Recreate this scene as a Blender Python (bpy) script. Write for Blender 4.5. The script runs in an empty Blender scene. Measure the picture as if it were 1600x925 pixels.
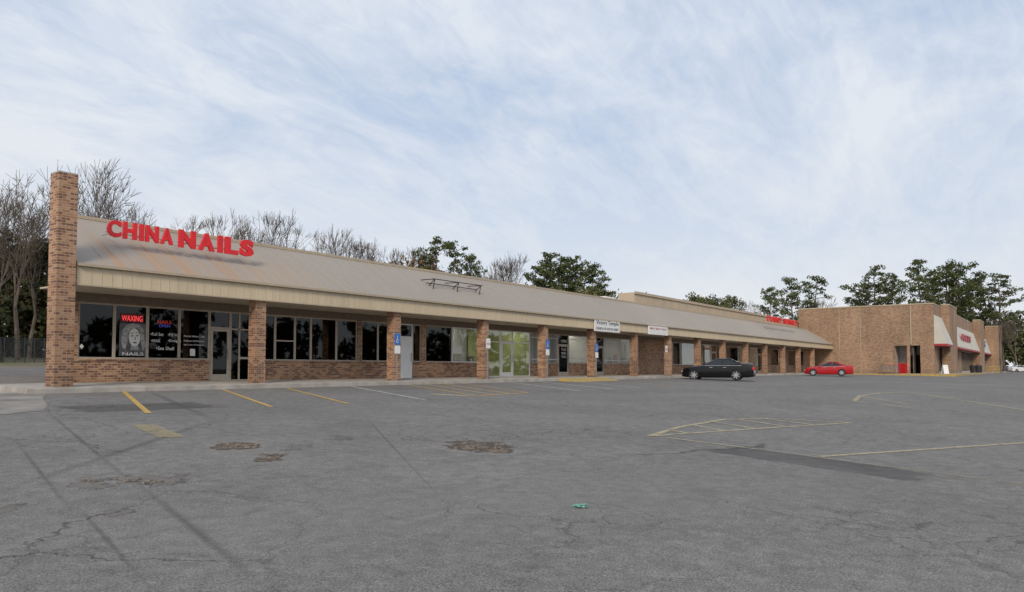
import bpy, bmesh, math, random
from mathutils import Vector, Matrix, noise
sc = bpy.context.scene
COL = sc.collection
F=1190.0; HZ=576.0; PITCH=math.radians(2.5); EYE=.657
YAW=math.atan2(855,1190)           # angle between view and the strip axis
ca,sa=math.cos(YAW),math.sin(YAW)
FW=Vector((ca,sa,0)); RT=Vector((sa,-ca,0))
PP=HZ-F*math.tan(PITCH)
CAM=Vector((0,0,EYE))
YB=23.06; YW=25.3; XE=100.6

# ---------------------------------------------------------------- survey helpers
def ray(px,py):
    f=FW*math.cos(PITCH)+Vector((0,0,math.sin(PITCH)))
    u=-FW*math.sin(PITCH)+Vector((0,0,math.cos(PITCH)))
    return f+RT*((px-800)/F)+u*((PP-py)/F)
def slope(X):
    t=min(1,max(0,(X-30)/80)); return .044+(.012-.044)*t
def gz(X,Y):
    if Y<YB: return slope(X)*(max(Y,-60)-YB)
    if Y>33: return .05*(min(Y,83)-33)*min(1,max(0,(110-X)/30))
    return 0.0
def gp(px,py):
    d=ray(px,py); a,b=1.0,1.0
    while b<500:
        P=CAM+d*b
        if P.z<gz(P.x,P.y): break
        a=b; b*=1.05
    for i in range(40):
        m=(a+b)/2; P=CAM+d*m
        if P.z<gz(P.x,P.y): b=m
        else: a=m
    P=CAM+d*b
    return Vector((P.x,P.y,gz(P.x,P.y)))
def wp(px,py,Y):
    d=ray(px,py); k=Y/d.y; P=CAM+d*k
    return P.x,P.z
def wx(px,Y=YW):
    return wp(px,HZ,Y)[0]
def at(px,dep):
    P=FW*dep+RT*((px-800)/F*dep)
    return P.x,P.y
def zt(py,dep): return EYE+(HZ-py)*dep/F

# ---------------------------------------------------------------- mesh builder
class MB:
    def __init__(s): s.v=[]; s.f=[]; s.m=[]
    def add(s,vs,fs,mi=0):
        o=len(s.v); s.v+= [tuple(v) for v in vs]; s.f+=[tuple(i+o for i in f) for f in fs]; s.m+=[mi]*len(fs); return s
    def box(s,x0,x1,y0,y1,z0,z1,mi=0):
        v=[(x0,y0,z0),(x1,y0,z0),(x1,y1,z0),(x0,y1,z0),(x0,y0,z1),(x1,y0,z1),(x1,y1,z1),(x0,y1,z1)]
        return s.add(v,[(0,3,2,1),(4,5,6,7),(0,1,5,4),(1,2,6,5),(2,3,7,6),(3,0,4,7)],mi)
    def quad(s,a,b,c,d,mi=0): return s.add([a,b,c,d],[(0,1,2,3)],mi)
    def tube(s,p,q,r0,r1,n=6,caps=True,mi=0):
        p=Vector(p); q=Vector(q); d=(q-p)
        if d.length<1e-6: return s
        d.normalize(); a=d.cross(Vector((0,0,1)))
        if a.length<.05: a=d.cross(Vector((1,0,0)))
        a.normalize(); b=d.cross(a)
        vs=[]
        for c,r in ((p,r0),(q,r1)):
            for i in range(n):
                t=2*math.pi*i/n; vs.append(c+(a*math.cos(t)+b*math.sin(t))*r)
        fs=[(i,(i+1)%n,n+(i+1)%n,n+i) for i in range(n)]
        if caps: fs+=[tuple(range(n))[::-1],tuple(range(n,2*n))]
        return s.add(vs,fs,mi)
def setp(o,label=None,category=None,group=None,kind=None):
    if label: o["label"]=label
    if category: o["category"]=category
    if group: o["group"]=group
    if kind: o["kind"]=kind
    return o
def obj(name,mb,mat,parent=None,off=(0,0,0),smooth=False,bevel=0,**k):
    me=bpy.data.meshes.new(name)
    ox,oy,oz=off
    me.from_pydata([(a-ox,b-oy,c-oz) for a,b,c in mb.v],[],mb.f)
    mats=mat if isinstance(mat,(list,tuple)) else [mat]
    for m in mats: me.materials.append(m)
    if len(mats)>1: me.polygons.foreach_set("material_index",mb.m)
    if smooth: me.polygons.foreach_set("use_smooth",[True]*len(me.polygons))
    me.update()
    o=bpy.data.objects.new(name,me); COL.objects.link(o)
    if parent: o.parent=parent
    else: o.location=off
    if bevel:
        b=o.modifiers.new("bevel","BEVEL"); b.width=bevel; b.segments=2; b.limit_method='ANGLE'
    return setp(o,**k)
def empty(name,loc,rz=0,**k):
    e=bpy.data.objects.new(name,None); e.location=loc; e.rotation_euler=(0,0,rz); e.empty_display_size=.3
    COL.objects.link(e); return setp(e,**k)
def copy_thing(root,loc,rz,sc_,**k):
    n=root.copy(); COL.objects.link(n); n.location=loc; n.rotation_euler=(0,0,rz); n.scale=sc_
    def rec(a,b):
        for c in a.children:
            d=c.copy(); COL.objects.link(d); d.parent=b; rec(c,d)
    rec(root,n)
    return setp(n,**k)

# ---------------------------------------------------------------- materials
def NT(name):
    m=bpy.data.materials.new(name); m.use_nodes=True; nt=m.node_tree
    return m,nt,nt.nodes["Principled BSDF"],nt.nodes["Material Output"]
def nd(nt,t,**k):
    n=nt.nodes.new(t)
    for a,b in k.items(): setattr(n,a,b)
    return n
def mth(nt,op,a,b=None,clamp=False):
    n=nd(nt,"ShaderNodeMath",operation=op,use_clamp=clamp)
    for i,v in enumerate((a,b)):
        if v is None: continue
        if isinstance(v,(int,float)): n.inputs[i].default_value=v
        else: nt.links.new(v,n.inputs[i])
    return n.outputs[0]
def mixc(nt,f,a,b,bt='MIX'):
    n=nd(nt,"ShaderNodeMix",data_type='RGBA',blend_type=bt)
    for i,v in ((0,f),(6,a),(7,b)):
        if isinstance(v,(int,float)): n.inputs[i].default_value=v
        elif isinstance(v,tuple): n.inputs[i].default_value=(*v,1) if len(v)==3 else v
        else: nt.links.new(v,n.inputs[i])
    return n.outputs[2]
def pos(nt): return nd(nt,"ShaderNodeNewGeometry").outputs["Position"]
def objc(nt): return nd(nt,"ShaderNodeTexCoord").outputs["Object"]
def noi(nt,vec,scale,detail=4,rough=.55,sc3=None,dist=0):
    if sc3:
        mp=nd(nt,"ShaderNodeMapping"); mp.inputs["Scale"].default_value=sc3; nt.links.new(vec,mp.inputs[0]); vec=mp.outputs[0]
    n=nd(nt,"ShaderNodeTexNoise"); n.inputs["Scale"].default_value=scale; n.inputs["Detail"].default_value=detail
    n.inputs["Roughness"].default_value=rough; n.inputs["Distortion"].default_value=dist; nt.links.new(vec,n.inputs["Vector"]); return n.outputs[0]
def ramp(nt,v,a,b,oa=0,ob=1):
    n=nd(nt,"ShaderNodeMapRange"); n.inputs[1].default_value=a; n.inputs[2].default_value=b; n.inputs[3].default_value=oa; n.inputs[4].default_value=ob
    nt.links.new(v,n.inputs[0]); return n.outputs[0]
def bump(nt,h,b,strength=.4,dist=.02):
    n=nd(nt,"ShaderNodeBump"); n.inputs["Strength"].default_value=strength; n.inputs["Distance"].default_value=dist
    nt.links.new(h,n.inputs["Height"]); nt.links.new(n.outputs[0],b.inputs["Normal"])
def simple(name,c,rough=.6,metal=0,var=.15,scale=6,spec=.5,emis=None,es=0):
    m,nt,b,o=NT(name); v=pos(nt) if scale<50 else objc(nt)
    n=noi(nt,v,scale,3)
    f=ramp(nt,n,.3,.7)
    b.inputs["Roughness"].default_value=rough; b.inputs["Metallic"].default_value=metal; b.inputs["Specular IOR Level"].default_value=spec
    nt.links.new(mixc(nt,f,tuple(x*(1-var) for x in c),tuple(min(1,x*(1+var)) for x in c)),b.inputs["Base Color"])
    if emis: b.inputs["Emission Color"].default_value=(*emis,1); b.inputs["Emission Strength"].default_value=es
    return m
def brickmat(name,c1,c2,c3,mortar,tone=1.0):
    m,nt,b,o=NT(name); p=pos(nt); s=nd(nt,"ShaderNodeSeparateXYZ"); nt.links.new(p,s.inputs[0])
    u=mth(nt,'ADD',s.outputs[0],s.outputs[1]); cb=nd(nt,"ShaderNodeCombineXYZ"); nt.links.new(u,cb.inputs[0]); nt.links.new(s.outputs[2],cb.inputs[1])
    br=nd(nt,"ShaderNodeTexBrick"); nt.links.new(cb.outputs[0],br.inputs["Vector"])
    br.inputs["Scale"].default_value=1; br.inputs["Brick Width"].default_value=.215; br.inputs["Row Height"].default_value=.075; br.inputs["Mortar Size"].default_value=.007
    br.inputs["Mortar Smooth"].default_value=.3; br.inputs["Bias"].default_value=-.1
    br.inputs["Color1"].default_value=(*c1,1); br.inputs["Color2"].default_value=(*c2,1); br.inputs["Mortar"].default_value=(*mortar,1)
    vo=nd(nt,"ShaderNodeTexWhiteNoise",noise_dimensions='2D')
    r=mth(nt,'FLOOR',mth(nt,'DIVIDE',s.outputs[2],.075)); 
    half=mth(nt,'MULTIPLY',mth(nt,'MODULO',r,2.0),.5)
    cc=mth(nt,'FLOOR',mth(nt,'ADD',mth(nt,'DIVIDE',u,.215),half))
    c2d=nd(nt,"ShaderNodeCombineXYZ"); nt.links.new(cc,c2d.inputs[0]); nt.links.new(r,c2d.inputs[1]); nt.links.new(c2d.outputs[0],vo.inputs["Vector"])
    k=mth(nt,'MULTIPLY',mth(nt,'GREATER_THAN',vo.outputs[0],.66),mth(nt,'SUBTRACT',1.0,br.outputs["Fac"]))
    col=mixc(nt,mth(nt,'MULTIPLY',k,.9),br.outputs["Color"],c3)
    st=ramp(nt,noi(nt,p,.5,4,sc3=(1,1,.35)),.35,.7,.74*tone,1.12*tone)
    col=mixc(nt,1.0,col,st,'MULTIPLY')
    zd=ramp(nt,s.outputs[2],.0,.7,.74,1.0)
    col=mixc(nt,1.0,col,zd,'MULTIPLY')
    nt.links.new(col,b.inputs["Base Color"]); b.inputs["Roughness"].default_value=.9
    bump(nt,mth(nt,'SUBTRACT',1.0,br.outputs["Fac"]),b,.5,.008)
    return m
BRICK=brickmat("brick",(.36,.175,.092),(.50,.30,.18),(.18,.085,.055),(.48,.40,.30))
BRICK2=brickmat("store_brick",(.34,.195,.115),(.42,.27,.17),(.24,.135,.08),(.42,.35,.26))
def paintedmetal(name,c,rust=0,streak=.2,rough=.5):
    m,nt,b,o=NT(name); p=pos(nt); s=nd(nt,"ShaderNodeSeparateXYZ"); nt.links.new(p,s.inputs[0])
    n=ramp(nt,noi(nt,p,1.0,4,sc3=(3.0,.25,.25)),.3,.75,1-streak,1+streak*.4)
    n2=ramp(nt,noi(nt,p,.12,3),.3,.7,.94,1.05)
    col=mixc(nt,1.0,c,n,'MULTIPLY'); col=mixc(nt,1.0,col,n2,'MULTIPLY')
    if rust:
        rn=ramp(nt,noi(nt,p,1.0,6,.65,sc3=(3.0,.12,.12)),.42,.60)
        mk=ramp(nt,s.outputs[0],13.0,22.0,1,0)
        mk2=ramp(nt,s.outputs[0],10.5,12.5,.3,1)
        zz=ramp(nt,s.outputs[2],5.2,4.3,.2,1)
        rr=mth(nt,'MULTIPLY',mth(nt,'MULTIPLY',mth(nt,'MULTIPLY',rn,mk),mk2),zz,True)
        col=mixc(nt,mth(nt,'MULTIPLY',rr,.8),col,(.44,.25,.12))
    nt.links.new(col,b.inputs["Base Color"]); b.inputs["Roughness"].default_value=rough; b.inputs["Specular IOR Level"].default_value=.3
    return m
ROOF=paintedmetal("roof_metal",(.345,.308,.262),1,.05,.62)
FASC=paintedmetal("fascia_metal",(.62,.515,.36),0,.10,.55)
TRIM=paintedmetal("trim_beige",(.46,.38,.27),0,.1,.6)
RAISE=paintedmetal("parapet_beige",(.50,.41,.30),0,.15,.6)
SOFF=simple("soffit_paint",(.46,.39,.30),.8,var=.1,scale=2)
HEAD=simple("header_brown",(.18,.14,.10),.6,var=.15,scale=4)
CONC=simple("concrete",(.39,.36,.32),.9,var=.22,scale=1.7)
APR=simple("weathered_pavement",(.235,.217,.19),.9,var=.35,scale=1.2)
FRAME=simple("bronze_frame",(.44,.38,.30),.45,.1,.1,8)
WHITE=simple("white_paint",(.78,.78,.76),.5,var=.05,scale=3)
WHITE2=simple("off_white_panel",(.74,.72,.66),.6,var=.06,scale=1)
CREAM=simple("cream_canopy",(.56,.52,.44),.6,var=.08,scale=.6)
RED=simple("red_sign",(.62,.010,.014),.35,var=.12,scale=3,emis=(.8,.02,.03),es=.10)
REDT=simple("red_trim",(.38,.03,.035),.5,var=.1,scale=2)
BLACK=simple("black_paint",(.02,.02,.022),.5,var=.2,scale=5)
BLUE=simple("blue_sign",(.03,.16,.50),.5,var=.1,scale=5)
STEEL=simple("galvanised_steel",(.35,.36,.36),.45,.6,.15,9)
DSTEEL=simple("dark_fence_steel",(.05,.055,.055),.6,.2,.15,9)
def worn_yellow():
    m,nt,b,o=NT("yellow_kerb"); p=pos(nt)
    n=ramp(nt,noi(nt,p,6,6,.7),.40,.54)
    nt.links.new(mixc(nt,n,(.26,.24,.20),(.52,.34,.06)),b.inputs["Base Color"]); b.inputs["Roughness"].default_value=.85; return m
YEL=worn_yellow()
def glass(name,tint,refl=.55,cap=.16):
    m,nt,b,o=NT(name); nt.nodes.remove(b)
    t=nd(nt,"ShaderNodeBsdfTransparent"); t.inputs[0].default_value=(*tint,1)
    g=nd(nt,"ShaderNodeBsdfGlossy"); g.inputs["Roughness"].default_value=.02; g.inputs["Color"].default_value=(refl,refl,refl,1)
    fr=nd(nt,"ShaderNodeFresnel"); fr.inputs[0].default_value=1.5
    fc=mth(nt,'MINIMUM',fr.outputs[0],cap)
    mx=nd(nt,"ShaderNodeMixShader"); nt.links.new(fc,mx.inputs[0]); nt.links.new(t.outputs[0],mx.inputs[1]); nt.links.new(g.outputs[0],mx.inputs[2])
    nt.links.new(mx.outputs[0],o.inputs[0]); return m
GLASS=glass("tinted_glass",(.20,.22,.22),.75); GLASSC=glass("clear_glass",(.90,.92,.91),.85,.22)
CARGL=simple("car_glass",(.015,.018,.020),.05,var=.05,scale=2,spec=.7)

def rough_paint(name,c,wear=.5,op=.9):
    m,nt,b,o=NT(name); p=pos(nt)
    n=noi(nt,p,5,6,.7); n2=noi(nt,p,45,2)
    a=ramp(nt,mth(nt,'ADD',mth(nt,'MULTIPLY',n,.75),mth(nt,'MULTIPLY',n2,.3)),wear-.1,wear+.06)
    t=nd(nt,"ShaderNodeBsdfTransparent"); mx=nd(nt,"ShaderNodeMixShader")
    b.inputs["Base Color"].default_value=(*c,1); b.inputs["Roughness"].default_value=.85
    nt.links.new(mth(nt,'MULTIPLY',a,op),mx.inputs[0]); nt.links.new(t.outputs[0],mx.inputs[1]); nt.links.new(b.outputs[0],mx.inputs[2]); nt.links.new(mx.outputs[0],o.inputs[0])
    return m
PYEL=rough_paint("worn_yellow_paint",(.56,.36,.09),.42)
PYELF=rough_paint("faded_yellow_paint",(.50,.43,.26),.47,.72)
PYELG=rough_paint("ghost_yellow_paint",(.42,.35,.19),.50,.6)
PWHI=rough_paint("worn_white_paint",(.62,.62,.60),.46)

# ---- asphalt with survey-located defects
def asphalt():
    m,nt,b,o=NT("asphalt"); p=pos(nt)
    fine=noi(nt,p,60,2,.7); mid=noi(nt,p,5,6,.68); big=noi(nt,p,.22,4,.6,dist=.6); med=noi(nt,p,.9,5,.65,dist=.4)
    c=mixc(nt,ramp(nt,big,.32,.68),(.128,.121,.116),(.225,.213,.197))
    c=mixc(nt,1.0,c,ramp(nt,med,.32,.68,.86,1.13),'MULTIPLY')
    c=mixc(nt,.6,c,mixc(nt,ramp(nt,fine,.35,.65),(.062,.058,.055),(.33,.315,.29)))
    c=mixc(nt,1.0,c,ramp(nt,mid,.28,.72,.74,1.26),'MULTIPLY')
    vo=nd(nt,"ShaderNodeTexVoronoi"); vo.inputs["Scale"].default_value=38; nt.links.new(p,vo.inputs["Vector"])
    c=mixc(nt,ramp(nt,vo.outputs["Distance"],.12,.24,.45,0),c,(.47,.44,.39))
    vs=nd(nt,"ShaderNodeTexVoronoi"); vs.inputs["Scale"].default_value=.55; nt.links.new(p,vs.inputs["Vector"])
    c=mixc(nt,mth(nt,'MULTIPLY',ramp(nt,vs.outputs["Distance"],.06,.20,1,0),ramp(nt,med,.45,.6,0,.4)),c,(.05,.047,.045))
    wn=nd(nt,"ShaderNodeTexNoise"); wn.inputs["Scale"].default_value=1.1; wn.inputs["Detail"].default_value=7; wn.inputs["Roughness"].default_value=.66; nt.links.new(p,wn.inputs["Vector"])
    wv=nd(nt,"ShaderNodeVectorMath",operation='MULTIPLY_ADD'); nt.links.new(wn.outputs["Color"],wv.inputs[0]); wv.inputs[1].default_value=(1.1,1.1,0); nt.links.new(p,wv.inputs[2])
    area=noi(nt,p,.17,3,.6)
    def cracks(scale,w,lo,hi):
        v=nd(nt,"ShaderNodeTexVoronoi",feature='DISTANCE_TO_EDGE'); v.inputs["Scale"].default_value=scale; nt.links.new(wv.outputs[0],v.inputs["Vector"])
        return mth(nt,'MULTIPLY',ramp(nt,v.outputs[0],w*.25,w,1,0),ramp(nt,area,lo,hi),True)
    k1=cracks(.26,.0032,.38,.52); k2=cracks(1.0,.011,.46,.60); k3=cracks(2.6,.026,.52,.64)
    kk=mth(nt,'MAXIMUM',mth(nt,'MAXIMUM',mth(nt,'MULTIPLY',k1,.75),mth(nt,'MULTIPLY',k2,.7)),mth(nt,'MULTIPLY',k3,.6))
    rag=noi(nt,p,2.6,8,.70)
    ragc=mth(nt,'SUBTRACT',rag,.5)
    def ell(cx,cy,ang,lx,ly,soft=.35,wob=1.0):
        mp=nd(nt,"ShaderNodeMapping",vector_type='TEXTURE'); nt.links.new(p,mp.inputs[0])
        mp.inputs["Location"].default_value=(cx,cy,0); mp.inputs["Rotation"].default_value=(0,0,ang); mp.inputs["Scale"].default_value=(lx,ly,1e4)
        ln=nd(nt,"ShaderNodeVectorMath",operation='LENGTH'); nt.links.new(mp.outputs[0],ln.inputs[0])
        d=mth(nt,'ADD',ln.outputs["Value"],mth(nt,'MULTIPLY',ragc,wob))
        return ramp(nt,d,1,1-soft,0,1), d
    A=math.atan2(-ca,sa)
    def holes(lst,wob):
        dm=None
        for (x,y,hw,hh) in lst:
            P=gp(x,y); L=gp(x-hw,y); Rr=gp(x+hw,y); T=gp(x,y-hh); B=gp(x,y+hh)
            e,d=ell(P.x,P.y,A,(Rr-L).length/2,(T-B).length/2,.25,wob)
            dm=d if dm is None else mth(nt,'MINIMUM',dm,d)
        return dm
    dm=holes(((372,697,32,7),(425,714,20,6),(745,696,42,8),(775,702,26,6)),3.8)
    ds=holes(((150,757,40,7),(215,748,60,5),(262,752,30,9),(182,801,22,6),(535,684,18,4),(468,699,26,5),(5,797,16,8)),4.5)
    pot=ramp(nt,dm,1.0,.93,0,1); core=ramp(nt,dm,1.0,.35,1,0); rim=ramp(nt,dm,1.9,1.0,0,1)
    shal=ramp(nt,ds,1.0,.9,0,1); edge=mth(nt,'MULTIPLY',shal,ramp(nt,ds,.9,.72,1,0))
    band=None
    for (a,bb,w) in (((70,640),(225,770),.05),((215,755),(430,930),.07),((-20,775),(340,655),.12),((345,662),(235,612),.16),((25,690),(120,810),.04),((120,790),(240,925),.035),((560,640),(700,790),.03)):
        Aa=gp(*a); Bb=gp(*bb); C=(Aa+Bb)/2; D=Bb-Aa
        e,d=ell(C.x,C.y,math.atan2(D.y,D.x),D.length/2*1.1,w,.9,1.3)
        band=e if band is None else mth(nt,'MAXIMUM',band,e)
    patch=None
    for (a,bb,w) in (((1120,700),(1455,748),.62),((100,640),(330,632),.9)):
        Aa=gp(*a); Bb=gp(*bb); C=(Aa+Bb)/2; D=Bb-Aa
        mp=nd(nt,"ShaderNodeMapping",vector_type='TEXTURE'); nt.links.new(p,mp.inputs[0])
        mp.inputs["Location"].default_value=C; mp.inputs["Rotation"].default_value=(0,0,math.atan2(D.y,D.x)); mp.inputs["Scale"].default_value=(D.length/2,w,1)
        s=nd(nt,"ShaderNodeSeparateXYZ"); nt.links.new(mp.outputs[0],s.inputs[0])
        q=mth(nt,'MAXIMUM',mth(nt,'ABSOLUTE',s.outputs[0]),mth(nt,'ABSOLUTE',s.outputs[1]))
        q=mth(nt,'ADD',q,mth(nt,'MULTIPLY',ragc,.8))
        e=ramp(nt,q,1.0,.88,0,1); patch=e if patch is None else mth(nt,'MAXIMUM',patch,e)
    G=gp(620,800); l1,_=ell(G.x,G.y,A+.5,9,2.2,.9,1.2)
    c=mixc(nt,mth(nt,'MULTIPLY',l1,.3),c,(.24,.228,.21))
    c=mixc(nt,mth(nt,'MULTIPLY',patch,ramp(nt,med,.35,.65,.5,.8)),c,(.070,.066,.063))
    c=mixc(nt,mth(nt,'MULTIPLY',band,.65),c,(.075,.071,.067))
    c=mixc(nt,mth(nt,'MULTIPLY',rim,mth(nt,'MULTIPLY',mid,.6)),c,(.27,.25,.215))
    c=mixc(nt,kk,c,(.045,.041,.037))
    c=mixc(nt,mth(nt,'MULTIPLY',shal,.35),c,(.13,.108,.085)); c=mixc(nt,mth(nt,'MULTIPLY',edge,.75),c,(.045,.040,.035))
    pn=noi(nt,p,14,4,.75)
    pc=mixc(nt,ramp(nt,pn,.40,.60),(.045,.037,.030),(.27,.205,.145))
    pc=mixc(nt,mth(nt,'MULTIPLY',core,.7),pc,(.030,.026,.023))
    c=mixc(nt,mth(nt,'MULTIPLY',pot,.92),c,pc)
    nt.links.new(c,b.inputs["Base Color"])
    b.inputs["Roughness"].default_value=.85; b.inputs["Specular IOR Level"].default_value=.2
    h=mth(nt,'SUBTRACT',mth(nt,'MULTIPLY',fine,.3),mth(nt,'MULTIPLY',pot,1.8))
    h=mth(nt,'ADD',h,mth(nt,'MULTIPLY',mid,.5))
    bump(nt,h,b,.8,.03)
    return m
ASPH=asphalt()
def soil():
    m,nt,b,o=NT("soil_grass"); p=pos(nt)
    c=mixc(nt,ramp(nt,noi(nt,p,.3,6),.35,.65),(.085,.10,.04),(.20,.16,.10)); c=mixc(nt,1.0,c,ramp(nt,noi(nt,p,6,5),.3,.7,.7,1.2),'MULTIPLY')
    nt.links.new(c,b.inputs["Base Color"]); b.inputs["Roughness"].default_value=1; return m
SOIL=soil()
def leafmat(name,a,b2,sc_=1.0):
    m,nt,b,o=NT(name); p=objc(nt); inf=nd(nt,"ShaderNodeObjectInfo")
    c=mixc(nt,ramp(nt,noi(nt,p,sc_,2),.35,.65),a,b2)
    c=mixc(nt,1.0,c,ramp(nt,inf.outputs["Random"],0,1,.75,1.25),'MULTIPLY')
    nt.links.new(c,b.inputs["Base Color"]); b.inputs["Roughness"].default_value=.8; b.inputs["Specular IOR Level"].default_value=.1; return m
PINEL=leafmat("pine_needles",(.05,.068,.026),(.12,.14,.058))
OAKL=leafmat("oak_leaves",(.055,.07,.028),(.15,.15,.07))
BROWNL=leafmat("russet_leaves",(.14,.085,.045),(.22,.15,.085))
DARKL=leafmat("undergrowth_leaves",(.025,.032,.016),(.085,.08,.035),.4)
BARK=leafmat("bark",(.10,.08,.065),(.17,.14,.115),3)
TWIG=leafmat("twigs",(.095,.076,.062),(.155,.125,.10),1)

# ---------------------------------------------------------------- ground
def lines(lo,mid0,mid1,step,hi): 
    L=list(lo); x=mid0
    while x<=mid1+1e-6: L.append(x); x+=step
    return L+list(hi)
XL=lines([-1500,-600,-300,-150,-90,-60],-40,220,4,[260,320,400,600,1000,2500])
YL=lines([-1500,-500,-200,-100],-60,20,4,[YB,28,33])+[38+5*i for i in range(10)]+[120,200,400,1000,2500]
def sheet(x0,x1,y0,y1,dz):
    xs=[x for x in XL if x0<=x<=x1]; ys=[y for y in YL if y0<=y<=y1]; mb=MB(); n=len(ys)
    mb.v=[(x,y,gz(x,y)+dz) for x in xs for y in ys]
    mb.f=[(i*n+j,(i+1)*n+j,(i+1)*n+j+1,i*n+j+1) for i in range(len(xs)-1) for j in range(n-1)]
    mb.m=[0]*len(mb.f); return mb
obj("ground",sheet(-1500,2500,-1500,2500,-.006),SOIL,kind="structure",label="grass and bare soil around the parking lot",category="ground")
obj("parking_lot",sheet(-90,260,-60,48,0),ASPH,kind="structure",label="worn grey asphalt parking lot with cracks and potholes",category="parking lot")
mb=MB()
mb.v=[(x,y,gz(x,y)+.006) for x,y in [(-14,YB+.02),(8.9,YB+.02),(8.9,33),(-14,33)]]; mb.f=[(0,1,2,3)]; mb.m=[0]
obj("driveway",mb,CONC,kind="structure",label="pale concrete driveway beside the strip",category="driveway")
mb=MB(); q=[gp(76,613),gp(66,622),gp(74,634),gp(68,643),gp(40,644),gp(10,648),gp(-20,647),gp(-120,652)]; q=[Vector((v.x,v.y,0)) for v in q]+[Vector((-14,YB,0)),Vector((8.9,YB,0))]
mb.v=[(v.x,v.y,gz(v.x,min(v.y,YB))+.006) for v in q]; mb.f=[tuple(range(len(q)))]; mb.m=[0]
obj("driveway_apron",mb,APR,kind="structure",label="weathered pale paving at the end of the strip",category="driveway")
def stripe(pts,w,mat,name="parking_line",label="worn yellow line painted on the asphalt"):
    P=[gp(*q) for q in pts]; mb=MB(); segs=[]
    for a,b in zip(P[:-1],P[1:]):
        n=max(1,int((b-a).length/1.0))
        for i in range(n): segs.append(a+(b-a)*(i/n))
    segs.append(P[-1]); n=len(segs)
    for i,s in enumerate(segs):
        d=(segs[min(i+1,n-1)]-segs[max(i-1,0)]); d.z=0; d.normalize(); q=Vector((-d.y,d.x,0))*w/2
        for k in (-1,1):
            v=s+q*k; mb.v.append((v.x,v.y,gz(v.x,v.y)+.010))
    mb.f=[(2*i,2*i+1,2*i+3,2*i+2)[::-1] for i in range(n-1)]; mb.m=[0]*len(mb.f)
    obj(name,mb,mat,kind="structure",label=label,category="road marking")
for p,w,mt in (
 ([(193,612),(232,646)],.13,PYEL),([(348,609),(424,636)],.12,PYEL),([(448,607),(544,631)],.12,PYEL),
 ([(548,604),(664,625)],.10,PWHI),([(222,664),(270,684)],.40,PYELG),
 ([(640,602),(745,619)],.12,PYEL),([(665,601),(770,617)],.11,PYEL),([(690,600),(800,616)],.12,PYEL),([(720,599),(825,614)],.12,PYEL),
 ([(745,619),(825,614)],.12,PYEL),([(676,616),(730,619)],.45,PYELF),
 ([(800,598),(905,611)],.11,PWHI),([(845,597),(958,608)],.11,PWHI),([(905,597),(1000,606)],.11,PWHI),([(960,596),(1050,603)],.12,PYEL),([(1010,595),(1085,601)],.12,PYEL),
 ([(1015,682),(1060,668),(1130,656),(1200,654),(1332,661)],.15,PYELF),([(1015,682),(1100,676),(1200,669),(1332,661)],.13,PYELF),
 ([(1045,672),(1078,678)],.13,PYELF),([(1080,664),(1130,673)],.13,PYELF),([(1110,659),(1180,670)],.13,PYELF),([(1150,655),(1230,667)],.13,PYELF),([(1190,654),(1270,664)],.13,PYELF),
 ([(1040,684),(1180,702)],.09,PYELF),([(1282,714),(1400,706),(1620,691)],.13,PYELF),([(1180,702),(1620,760)],.06,PYELG),
 ([(1420,637),(1335,627),(1343,619),(1375,614),(1420,613)],.20,PYELF),([(1343,619),(1420,632)],.16,PYELF),([(1420,613),(1620,644)],.18,PYELF),
 ([(1490,612),(1620,630)],.16,PYELG),([(1180,600),(1300,606)],.15,PYELF),([(1230,597),(1350,601)],.15,PYELF),([(1440,600),(1620,603)],.15,PWHI)):
    stripe(p,w,mt,label="worn white line painted on the asphalt" if mt is PWHI else "worn yellow line painted on the asphalt")

# sidewalk + kerb
mb=MB(); X0,X1=9.0,98.0
mb.add([(X0,22.62,-.1),(X1,22.62,-.1),(X1,33,-.1),(X0,33,-.1),(X0,22.62,.13),(X1,22.62,.13),(X1,YW+.02,.21),(X0,YW+.02,.21)],[(0,1,5,4),(4,5,6,7),(3,0,4,7),(1,2,6,5)])
obj("sidewalk",mb,CONC,kind="structure",label="raised concrete walk under the strip canopy",category="sidewalk")
def kerbbox(x0,x1,mat,label):
    mb=MB(); n=max(1,int((x1-x0)/3)); 
    for i in range(n):
        a=x0+(x1-x0)*i/n; b=x0+(x1-x0)*(i+1)/n; mb.box(a+.004,b-.004,22.46,22.615,-.15,.125)
    obj("kerb",mb,mat,kind="structure",label=label,category="kerb",bevel=.015)
ya,yb=wx(872,22.5),wx(946,22.5)
kerbbox(9.0,ya,CONC,"concrete kerb along the strip walk"); kerbbox(ya,yb,YEL,"yellow painted kerb ramp by the walk"); kerbbox(yb,97.9,CONC,"concrete kerb along the strip walk")
mb=MB(); mb.add([(ya+.3,21.4,gz(ya,21.4)+.01),(yb-.3,21.4,gz(yb,21.4)+.01),(yb,22.45,.11),(ya,22.45,.11),(ya+.3,21.4,-.2),(yb-.3,21.4,-.2),(yb,22.45,-.2),(ya,22.45,-.2)],[(0,1,2,3),(0,4,5,1),(0,3,7,4),(1,5,6,2)])
obj("kerb_ramp",mb,YEL,kind="structure",label="yellow painted access ramp from lot to walk",category="ramp")

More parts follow.
